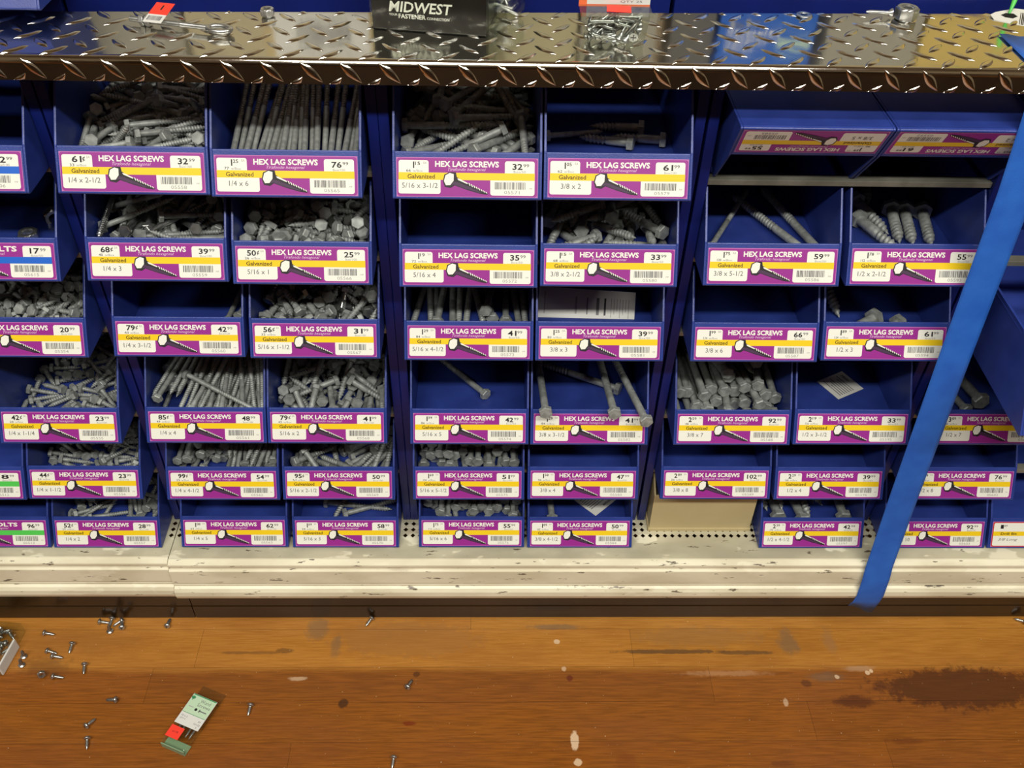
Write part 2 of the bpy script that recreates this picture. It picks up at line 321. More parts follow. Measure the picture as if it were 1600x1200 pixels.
BINS = [(1, -0.3286, 0.5309, '05558', (('61', 'c'), '33', '32', '100', '1/4 x 2-1/2'), 'blue bin marked quarter-by-two-and-a-half (1/4 x 2-1/2), heaped with screws', 'lag'),
(1, -0.1877, 0.5292, '05565', (('1', '25'), '77', '76', '100', '1/4 x 6'), 'blue bin marked quarter-by-six (1/4 x 6), full of long upright screws', 'lag'),
(1, -0.0198, 0.5292, '05571', (('1', '15'), '66', '32', '50', '5/16 x 3-1/2'), 'blue bin marked five-sixteenths-by-three-and-a-half (5/16 x 3-1/2), full of screws', 'lag'),
(1, 0.1214, 0.53, '05579', (('1', '05'), '62', '61', '100', '3/8 x 2'), 'blue bin marked three-eighths-by-two (3/8 x 2), with four screws', 'lag'),
(2, -0.33, 0.4315, '05559', (('68', 'c'), '40', '39', '100', '1/4 x 3'), 'blue bin marked quarter-by-three (1/4 x 3), heaped with screws', 'lag'),
(2, -0.1862, 0.429, '05566', (('50', 'c'), '26', '25', '100', '5/16 x 1'), 'blue bin marked five-sixteenths-by-one (5/16 x 1), of short screws', 'lag'),
(2, -0.0198, 0.4271, '05572', (('1', '19'), '72', '35', '50', '5/16 x 4'), 'blue bin marked five-sixteenths-by-four (5/16 x 4), empty', 'lag'),
(2, 0.1225, 0.4294, '05580', (('1', '15'), '68', '33', '50', '3/8 x 2-1/2'), 'blue bin marked three-eighths-by-two-and-a-half (3/8 x 2-1/2), full of thick screws', 'lag'),
(2, 0.2882, 0.432, '05586', (('1', '75'), '120', '59', '50', '3/8 x 5-1/2'), 'blue bin marked three-eighths-by-five-and-a-half (3/8 x 5-1/2), with three long screws', 'lag'),
(2, 0.4348, 0.433, '05593', (('1', '78'), '112', '55', '50', '1/2 x 2-1/2'), 'blue bin marked half-by-two-and-a-half (1/2 x 2-1/2), of very thick screws', 'lag'),
(3, -0.4977, 0.3296, '05554', (('40', 'c'), '21', '20', '100', '1/4 x 1'), 'blue bin marked quarter-by-one (1/4 x 1), of tiny screws', 'lag'),
(3, -0.3305, 0.3318, '05560', (('79', 'c'), '43', '42', '100', '1/4 x 3-1/2'), 'blue bin marked quarter-by-three-and-a-half (1/4 x 3-1/2), nearly empty', 'lag'),
(3, -0.1857, 0.3306, '05567', (('56', 'c'), '32', '31', '100', '5/16 x 1-1/2'), 'blue bin marked five-sixteenths-by-one-and-a-half (5/16 x 1-1/2), of shiny jumbled screws', 'lag'),
(3, -0.0203, 0.329, '05573', (('1', '29'), '84', '41', '50', '5/16 x 4-1/2'), 'blue bin marked five-sixteenths-by-four-and-a-half (5/16 x 4-1/2), part full', 'lag'),
(3, 0.1215, 0.3294, '05581', (('1', '25'), '80', '39', '50', '3/8 x 3'), 'blue bin marked three-eighths-by-three (3/8 x 3), holding a paper strip', 'lag'),
(3, 0.2912, 0.3296, '05587', (('1', '99'), '134', '66', '50', '3/8 x 6'), 'blue bin marked three-eighths-by-six (3/8 x 6), empty', 'lag'),
(3, 0.4344, 0.3318, '05594', (('1', '89'), '124', '61', '50', '1/2 x 3'), 'blue bin marked half-by-three (1/2 x 3), nearly empty', 'lag'),
(4, -0.4977, 0.1965, '05555', (('42', 'c'), '24', '23', '100', '1/4 x 1-1/4'), 'blue bin marked quarter-by-one-and-a-quarter (1/4 x 1-1/4), heaped to the right', 'lag'),
(4, -0.3284, 0.1981, '05561', (('85', 'c'), '49', '48', '100', '1/4 x 4'), 'blue bin marked quarter-by-four (1/4 x 4), full of slanting screws', 'lag'),
(4, -0.1875, 0.1981, '05568', (('79', 'c'), '42', '41', '100', '5/16 x 2'), 'blue bin marked five-sixteenths-by-two (5/16 x 2), full of jumbled screws', 'lag'),
(4, -0.0208, 0.1976, '05574', (('1', '39'), '86', '42', '50', '5/16 x 5'), 'blue bin marked five-sixteenths-by-five (5/16 x 5), with one screw', 'lag'),
(4, 0.1208, 0.1974, '05582', (('1', '29'), '84', '41', '50', '3/8 x 3-1/2'), 'blue bin marked three-eighths-by-three-and-a-half (3/8 x 3-1/2), with long screws over its lip', 'lag'),
(4, 0.2912, 0.198, '05588', (('2', '59'), '186', '92', '50', '3/8 x 7'), 'blue bin marked three-eighths-by-seven (3/8 x 7), full of long screws heads out', 'lag'),
(4, 0.4341, 0.1994, '05595', (('2', '19'), '136', '33', '25', '1/2 x 3-1/2'), 'blue bin marked half-by-three-and-a-half (1/2 x 3-1/2), holding a white card', 'lag'),
(4, 0.6017, 0.2, '05601', (('3', '89'), '280', '62', '25', '1/2 x 7'), 'blue bin marked half-by-seven (1/2 x 7), with few huge screws', 'lag'),
(5, -0.4977, 0.0968, '05556', (('44', 'c'), '24', '23', '100', '1/4 x 1-1/2'), 'blue bin marked quarter-by-one-and-a-half (1/4 x 1-1/2), full to the right', 'lag'),
(5, -0.3283, 0.0958, '05562', (('99', 'c'), '55', '54', '100', '1/4 x 4-1/2'), 'blue bin marked quarter-by-four-and-a-half (1/4 x 4-1/2), full of screws', 'lag'),
(5, -0.1847, 0.0965, '05569', (('95', 'c'), '51', '50', '100', '5/16 x 2-1/2'), 'blue bin marked five-sixteenths-by-two-and-a-half (5/16 x 2-1/2), full of jumbled screws', 'lag'),
(5, -0.0228, 0.0971, '05575', (('1', '69'), '104', '51', '50', '5/16 x 5-1/2'), 'blue bin marked five-sixteenths-by-five-and-a-half (5/16 x 5-1/2), full of screws', 'lag'),
(5, 0.1208, 0.0978, '05583', (('1', '58'), '96', '47', '50', '3/8 x 4'), 'blue bin marked three-eighths-by-four (3/8 x 4), empty', 'lag'),
(5, 0.2883, 0.099, '05589', (('2', '89'), '206', '102', '50', '3/8 x 8'), 'blue bin marked three-eighths-by-eight (3/8 x 8), empty', 'lag'),
(5, 0.433, 0.0985, '05596', (('2', '29'), '160', '39', '25', '1/2 x 4'), 'blue bin marked half-by-four (1/2 x 4), empty', 'lag'),
(5, 0.6017, 0.099, '05602', (('4', '29'), '306', '76', '25', '1/2 x 8'), 'blue bin marked half-by-eight (1/2 x 8), empty, crossed by blue tape', 'lag'),
(6, -0.4977, -0.0012, '05557', (('52', 'c'), '29', '28', '100', '1/4 x 2'), 'blue bin marked quarter-by-two (1/4 x 2), full of screws', 'lag'),
(6, -0.3313, 0.0002, '05563', (('1', '08'), '63', '62', '100', '1/4 x 5'), 'blue bin marked quarter-by-five (1/4 x 5), empty', 'lag'),
(6, -0.1859, -0.0004, '05570', (('1', '09'), '59', '58', '100', '5/16 x 3'), 'blue bin marked five-sixteenths-by-three (5/16 x 3), nearly empty', 'lag'),
(6, -0.0198, 0.0003, '05576', (('1', '75'), '111', '55', '50', '5/16 x 6'), 'blue bin marked five-sixteenths-by-six (5/16 x 6), full of screws heads out', 'lag'),
(6, 0.1238, -0.0005, '05584', (('1', '89'), '102', '50', '50', '3/8 x 4-1/2'), 'blue bin marked three-eighths-by-four-and-a-half (3/8 x 4-1/2), holding a card and one screw', 'lag'),
(6, 0.4348, -0.001, '05597', (('2', '39'), '170', '42', '25', '1/2 x 4-1/2'), 'blue bin marked half-by-four-and-a-half (1/2 x 4-1/2), of thick screws', 'lag'),
(6, 0.6017, -0.001, '05603', (('4', '59'), '360', '92', '25', '1/2 x 10'), 'blue bin marked half-by-ten (1/2 x 10), empty, partly behind blue tape', 'lag'),
(6, 0.7453, -0.001, '05700', (('1', '89'), '', '', '', ''), 'blue plastic bin with red bordered label at the bottom right corner', 'red'),
(1, -0.4947, 0.5305, '05606', (('18', 'c'), '13', '12', '100', '5/16-18'), 'blue bin with a blue striped price label at the left edge, top row', 'blue'),
(2, -0.4964, 0.4301, '05615', (('60', 'c'), '35', '17', '50', '1/2-13'), 'dark blue bin of nuts marked 1/2-13 with blue striped label', 'blue'),
(5, -0.6413, 0.095, '05512', (('1', '10'), '89', '8', '50', '3/8-16'), 'blue bin with green striped label ending 8.99 at the left edge', 'green'),
(6, -0.6413, -0.001, '05513', (('2', '10'), '150', '96', '50', '1/2-13'), 'blue bin with green striped bolts label priced 96.99 at bottom left', 'green')]
def bin_at(row, x, z, sku, lab, label, rot=None, loc=None, kind='lag', nolabel=False, group='blue plastic bins of lag screws'):
    root = thing('parts_bin', label, 'bin', loc or (x, 0, z), rot or (0, 0, 0), group)
    o = link('bin_body', BIN, root)
    if lab:
        l = price_label(*lab[:4], lab[4], sku, kind).build('price_label', root)
    return root
for (row, x, z, sku, lab, label, kind) in BINS:
    bin_at(row, x, z, sku, lab, label, kind=kind)
# two bins stored upside down under the tread plate
for x, sku, lab, label in ((.2935, '05585', ('1', '59', '90', '55', '50', '3/8 x 5'), 'blue bin turned upside down under the tread plate, marked three-eighths-by-five (3/8 x 5)'),
                           (.4343, '05592', ('1', '65', '94', '61', '50', '1/2 x 2'), 'blue bin turned upside down under the tread plate, marked half-by-two (1/2 x 2)')):
    root = thing('parts_bin', label, 'bin', (x, -.002, .5400), (0, PI, 0), 'bins stored upside down')
    link('bin_body', BIN, root); price_label(lab[0:2], lab[2], lab[3], lab[4], lab[5], sku).build('price_label', root)
# a bin hanging askew at the right
root = thing('parts_bin', 'blue bin pulled far out of its row beyond the blue tape', 'bin', (.6140, -.108, .3235), (0, 0, math.radians(-1.5)))
link('bin_body', BIN, root)
# ------------------------------------------------------------------ racks
RAILS = [[0.5305, 0.4301, 0.3296, 0.1965, 0.095], [0.5292, 0.429, 0.3306, 0.1981, 0.0958], [0.5292, 0.4271, 0.329, 0.1974, 0.0971], [0.5247, 0.432, 0.3296, 0.198, 0.0985], [0.53, 0.43, 0.3235, 0.2, 0.099]]
for i, cx in enumerate((-.568, -.258, .0505, .3615, .672)):
    nm = ['leftmost blue metal rack, cut by the left edge of the photo', 'blue metal rack of quarter inch lag screw bins, left of middle', 'blue metal rack in the middle holding full bins from 5/16 x 3-1/2 down', 'blue metal rack below the two upside down bins', 'rightmost blue metal rack, behind the blue tape'][i]
    r = thing('bin_rack', nm, 'rack', (cx, .15, DECK), group='blue bin racks')
    for s in (-1, 1):
        mb = MB(); x0, x1 = sorted((s*.1541, s*.1440)); mb.box((x0, -.12, 0), (x1, .10, .6205), 'rack_blue')
        mb.build('side_panel', r, .001)
    mb = MB(); mb.box((-.1438, .098, 0), (.1438, .1, .6205), 'rack_blue'); mb.build('back_panel', r)
    for z in RAILS[i]:
        mb = MB(); zb = z-.0349-DECK
        mb.box((-.1437, -.116, zb-.006), (.1437, -.104, zb), 'rail_metal'); mb.build('cross_rail', r, .0006)
        mb = MB(); mb.box((-.1437, .060, zb-.006), (.1437, .072, zb), 'rail_metal'); mb.build('cross_rail', r, .0006)
# ------------------------------------------------------------------ base deck, trim and kick plate
def base(x0, x1, dy, label, holes):
    r = thing('shelf_base', label, 'shelf base', ((x0+x1)/2, .1, FLOOR), group='cream shelf base')
    ox = (x0+x1)/2
    mb = MB(); Z = DECK-FLOOR
    def X(x): return x-ox
    def Y(y): return y-.1
    # solid front strip, perforated strip, solid back
    mb.box((X(x0), Y(-.036+dy), Z-.002), (X(x1), Y(-.0019), Z), 'deck_worn')
    mb.box((X(x0), Y(.0381), Z-.002), (X(x1), Y(.34), Z), 'deck_worn')
    n = int((x1-x0)/.01); w_ = (x1-x0)/n; h = .0034
    for i in range(n):
        for j in range(4):
            a = X(x0+i*w_); c = a+w_/2; y0 = Y(-.0019+j*.01); y1 = y0+.01; cy = (y0+y1)/2
            vs = [(a, y0, Z), (a+w_, y0, Z), (a+w_, y1, Z), (a, y1, Z), (c, cy-h, Z), (c+h, cy, Z), (c, cy+h, Z), (c-h, cy, Z)]
            mb.add(vs, [(0, 1, 5, 4), (1, 2, 6, 5), (2, 3, 7, 6), (3, 0, 4, 7)], 'deck_worn')
    mb.build('deck_panel', r)
    mb = MB()
    pr = [(-.034, -.0362), (-.0365, -.0356), (-.0415, -.0372), (-.0438, -.0395), (-.0440, -.0430), (-.0430, -.0450), (-.0436, -.0475), (-.0462, -.0500), (-.0470, -.0740), (-.0455, -.0765), (-.0465, -.0790), (-.0455, -.0815), (-.0490, -.0840), (-.0515, -.0890), (-.0520, -.0970), (-.0500, -.1040), (-.0465, -.1080), (-.040, -.1085), (-.034, -.1085)]
    mb.prism([(Y(y+dy), z-FLOOR) for y, z in pr], X(x0), X(x1), 'trim_paint', False); mb.build('front_trim', r, .0006)
    mb = MB()
    mb.prism([(Y(-.0215), 0), (Y(.0), 0), (Y(.0), Z-.003), (Y(-.0205), Z-.003), (Y(-.0205), .029), (Y(-.0215), .0275)], X(x0), X(x1), 'kick'); mb.build('kick_plate', r, .0005)
    return r
base(-.95, -.4165, .003, 'cream painted shelf base with dark kick plate, left section beyond the joint', 1)
base(-.4155, 1.05, 0, 'long cream painted shelf base with dark kick plate under the blue bins', 1)
# ------------------------------------------------------------------ tread plate shelf
mb = MB(); X0, X1 = -.9, 1.0
prof = [(.094, .628), (-.0125, .628)]+[(-.0125-.0055*math.sin(a), .6225+.0055*math.cos(a)) for a in (math.radians(k) for k in (15, 30, 45, 60, 75, 90))]+[(-.018, .6218), (-.018, .6067), (-.0162, .6067), (-.0162, .6225), (-.0125, .6262), (.094, .6262)]
n = len(prof); BY = lambda x, y: y+(.0363*x if y > .05 else 0)
vs = [(X0, BY(X0, y), z) for y, z in prof]+[(X1, BY(X1, y), z) for y, z in prof]
fs = [(i, n+i, n+(i+1) % n, (i+1) % n) for i in range(n)]+[tuple(range(n)), tuple(range(2*n-1, n-1, -1))]
mb.add(vs, fs, 'tread_plate')
mb.smooth = [True if 1 <= i <= 7 else False for i in range(len(fs))]
def wrapP(x, s, h):     # s: distance along the plate from the bend (+ back over the top, - down the front)
    R = .0055; arc = R*PI/2
    if s >= 0: return (x, -.0125+s, .628+h)
    if s > -arc:
        a = -s/R; return (x, -.0125-(R+h)*math.sin(a), .6225+(R+h)*math.cos(a))
    return (x, -.018-h, .6225+(s+arc))
def lens(cx, cs, sgn, L=.0262, W=.0078, H=.0015):
    nu, nv = 10, 6; vs = []; fs = []
    for i in range(nu+1):
        u = -1+2*i/nu; wd = (1-abs(u)**1.7)
        for j in range(nv+1):
            v = -1+2*j/nv; a = u*L/2; b_ = v*W/2*wd
            hh = H*(1-abs(v)**2.2)*min(1, (1-abs(u))*3.0)
            dx = (a+b_*1)*.7071; ds = (-a+b_)*.7071 if sgn > 0 else (a-b_)*.7071
            if sgn < 0: dx = (a+b_)*.7071; ds = (a-b_)*.7071
            s_ = cs+ds
            if s_ < -.0243: s_ = -.0243; hh = 0
            if s_ > .0125+.094+.0363*cx-.001: s_ = .0125+.094+.0363*cx-.001; hh = 0
            vs.append(wrapP(cx+dx, s_, hh-.00005))
    for i in range(nu):
        for j in range(nv): q = i*(nv+1)+j; fs.append((q, q+1, q+nv+2, q+nv+1))
    mb.add(vs, fs, 'tread_plate', True)
k = -17
while True:
    x = -.350+.0332*k
    if x > X1-.02: break
    for j in range(-1, 5): lens(x, .022+.0322*j-(.0035 if j < 0 else 0), 1)        # falling to the right
    for j in range(-1, 5): lens(x+.0166, .0064+.0322*j-(.0015 if j < 0 else 0), -1)
    k += 1
o = mb.build('tread_plate_shelf')
tag(o, 'polished steel tread plate shelf with raised lozenges above the blue bins', 'shelf')
# ------------------------------------------------------------------ room
mb = MB(); rnd = random.Random(4)
ys = [.5, .1, -.0413, -.1011, -.1534, -.2086]
while ys[-1] > -3.1: ys.append(ys[-1]-.056)
joints = {1: (-.0219,), 2: (.2058, -.4), 3: (.309, -.4543), 4: (.4341,), 5: (.5229, -.25)}
cols = []
for i in range(len(ys)-1):
    xs = [-3.2]; 
    if i in joints: xs += sorted(joints[i]); x = max(joints[i])+.9
    else: x = -3.2+rnd.uniform(.3, 1)
    while x < 3.1: xs.append(x); x += rnd.uniform(.7, 1.3)
    xs.append(3.2)
    for a, b_ in zip(xs, xs[1:]):
        g = .00014; mb.add([(a+g, ys[i+1]+g, FLOOR), (b_-g, ys[i+1]+g, FLOOR), (b_-g, ys[i]-g, FLOOR), (a+g, ys[i]-g, FLOOR)], [(0, 1, 2, 3)], 'wood_floor')
        q = rnd.uniform(.86, 1.0); cols.append((q, q*rnd.uniform(.95, 1), q*rnd.uniform(.9, 1)))
nf = len(cols)
mb.box((-3.2, -3.2, FLOOR-.03), (3.2, .6, FLOOR-.0012), 'dark_hole')
me = bpy.data.meshes.new('floor'); me.from_pydata(mb.v, [], mb.f)
for nme in mb.mats: me.materials.append(M[nme])
me.polygons.foreach_set('material_index', mb.m)
ca = me.color_attributes.new('tint', 'FLOAT_COLOR', 'CORNER'); li = 0
for pi, p in enumerate(me.polygons):
    for _ in p.vertices:
        ca.data[li].color = (*(cols[pi] if pi < nf else (1, 1, 1)), 1); li += 1
struct(link('floor', me))
def slab(name, a, b, mn): mb = MB(); mb.box(a, b, mn); return struct(mb.build(name))
slab('ceiling', (-3.2, -3.2, CEIL), (3.2, .6, CEIL+.03), 'ceiling_paint')
slab('wall_back', (-3.2, .57, FLOOR), (3.2, .6, CEIL), 'wall_paint')
slab('wall_left', (-3.23, -3.2, FLOOR), (-3.2, .6, CEIL), 'wall_paint')
slab('wall_right', (3.2, -3.2, FLOOR), (3.23, .6, CEIL), 'wall_paint')
slab('wall_front', (-3.2, -3.23, FLOOR), (3.2, -3.2, CEIL), 'wall_paint')
# opposite shelving across the aisle (seen only in the reflections of the plate)
for i, (x0, x1) in enumerate(((-3.0, -1.02), (-1.0, .98), (1.0, 2.98))):
    r = thing('shelving_unit', ('first', 'middle', 'last')[i]+' dark shelving unit across the aisle, mirrored in the tread plate edge', 'shelving', ((x0+x1)/2, -1.50, FLOOR), group='shelving across the aisle')
    hw = (x1-x0)/2
    mb = MB(); mb.box((-hw, .33, .05), (hw, .349, .4), 'dark_fixture'); mb.build('front_panel', r)
    mb = MB(); mb.box((-hw, -.02, 0), (hw, .0, 1.18), 'dark_fixture'); mb.build('back_panel', r)
    for z in (.02, .4, .8, 1.12): mb = MB(); mb.box((-hw, 0, z), (hw, .35, z+.03), 'tan_fixture' if z > .3 and z < 1 else 'dark_fixture'); mb.build('shelf_board', r)
# ------------------------------------------------------------------ blue painter's tape
mb = MB(); rnd = random.Random(2)
L = [(.4675, .056, .6295), (.467, -.010, .6295), (.4695, -.0196, .6245), (.4705, -.0200, .607), (.4770, -.0245, .512), (.4840, -.032, .33), (.4955, -.0405, .10), (.5020, -.0480, -.038), (.5030, -.0515, -.060), (.5045, -.0533, -.095), (.5040, -.0520, -.110), (.5010, -.0500, -.122)]
rows = []
for i, (x, y, z) in enumerate(L):
    wd = .034+.004*(i/11)
    row = []
    for k in range(9):
        f = k/8; yy, zz = y, z
        if i == len(L)-1: zz -= .017*f+rnd.uniform(-.0025, .0025)
        if i == 0: yy += rnd.uniform(-.003, .003)-.0
        if 4 <= i <= 6: yy -= .0012*math.sin(f*PI)
        xx = x+wd*f+( .03*f if i == 0 else (.028*f if i == 1 else 0))
        row.append((xx, yy, zz))
    rows.append(row)
vs = [p for r in rows for p in r]; N9 = 9
fs = [(j*N9+i, j*N9+i+1, (j+1)*N9+i+1, (j+1)*N9+i) for j in range(len(rows)-1) for i in range(8)]
mb.add(vs, fs, 'tape_blue', True); o = mb.build('masking_tape')
so = o.modifiers.new('thickness', 'SOLIDIFY'); so.thickness = .00025
tag(o, 'long strip of blue masking tape hanging from the tread plate down over the bins', 'tape')
# ------------------------------------------------------------------ lag screws
SZ = {'1/4': (.0064, .0111, .0044), '5/16': (.0079, .0127, .0054), '3/8': (.0095, .0143, .0062), '1/2': (.0127, .0190, .0080)}
_sm = {}
def screw_meshes(size, L, mn='galvanized'):
    k = (size, L, mn)
    if k in _sm: return _sm[k]
    d, af, hh = SZ[size]; r = d/2; pitch = d*.44; n = 10
    tl = min(L*.93, max(L*.58, .03)); z0 = L-tl
    rings = []
    def ring(z, f): return [(f(a)*math.cos(a), f(a)*math.sin(a), z) for a in (i*2*PI/n for i in range(n))]
    for z in (-.0002, z0*.5 if z0 > .004 else z0*.4, z0): rings.append(ring(z, lambda a: r*.93))
    nz = int(tl/pitch*4); tipL = r*2.4
    for i in range(1, nz+1):
        z = z0+tl*i/nz; tp = min(1, (L-z)/tipL+.08)
        def f(a, z=z, tp=tp):
            ph = ((z/pitch)-a/(2*PI)) % 1
            return r*tp*(1.0 if ph < .25 else (.68 if .45 < ph < .95 else .84))
        rings.append(ring(z, f))
    mb = MB(); mb.rings(rings, mn, True, True); shank = mb.mesh('threaded_shank')
    mb = MB(); R = af/2/math.cos(PI/6)
    hexr = lambda q, z: [(q*math.cos(i*PI/3), q*math.sin(i*PI/3), z) for i in range(6)]
    mb.rings([hexr(R, 0), hexr(R, -hh*.82), hexr(R*.90, -hh)], mn, True, False); head = mb.mesh('hex_head')
    _sm[k] = (shank, head); return _sm[k]
def lag(size, L, p, q, label, group, mn='galvanized'):
    r = thing('lag_screw', label, 'screw', p, group=group); r.rotation_mode = 'QUATERNION'; r.rotation_quaternion = q
    s, h = screw_meshes(size, L, mn); link('threaded_shank', s, r); link('hex_head', h, r); return r
NUM = {'1': 'one', '2': 'two', '3': 'three', '4': 'four', '5': 'five', '6': 'six', '7': 'seven', '8': 'eight', '10': 'ten'}
def size_words(t):
    d, l = t.split(' x '); w_ = {'1/4': 'quarter', '5/16': 'five-sixteenths', '3/8': 'three-eighths', '1/2': 'half'}[d]
    p = l.split('-'); return w_+'-by-'+NUM[p[0]]+('' if len(p) == 1 else '-and-a-'+{'1/2': 'half', '1/4': 'quarter'}[p[1]])
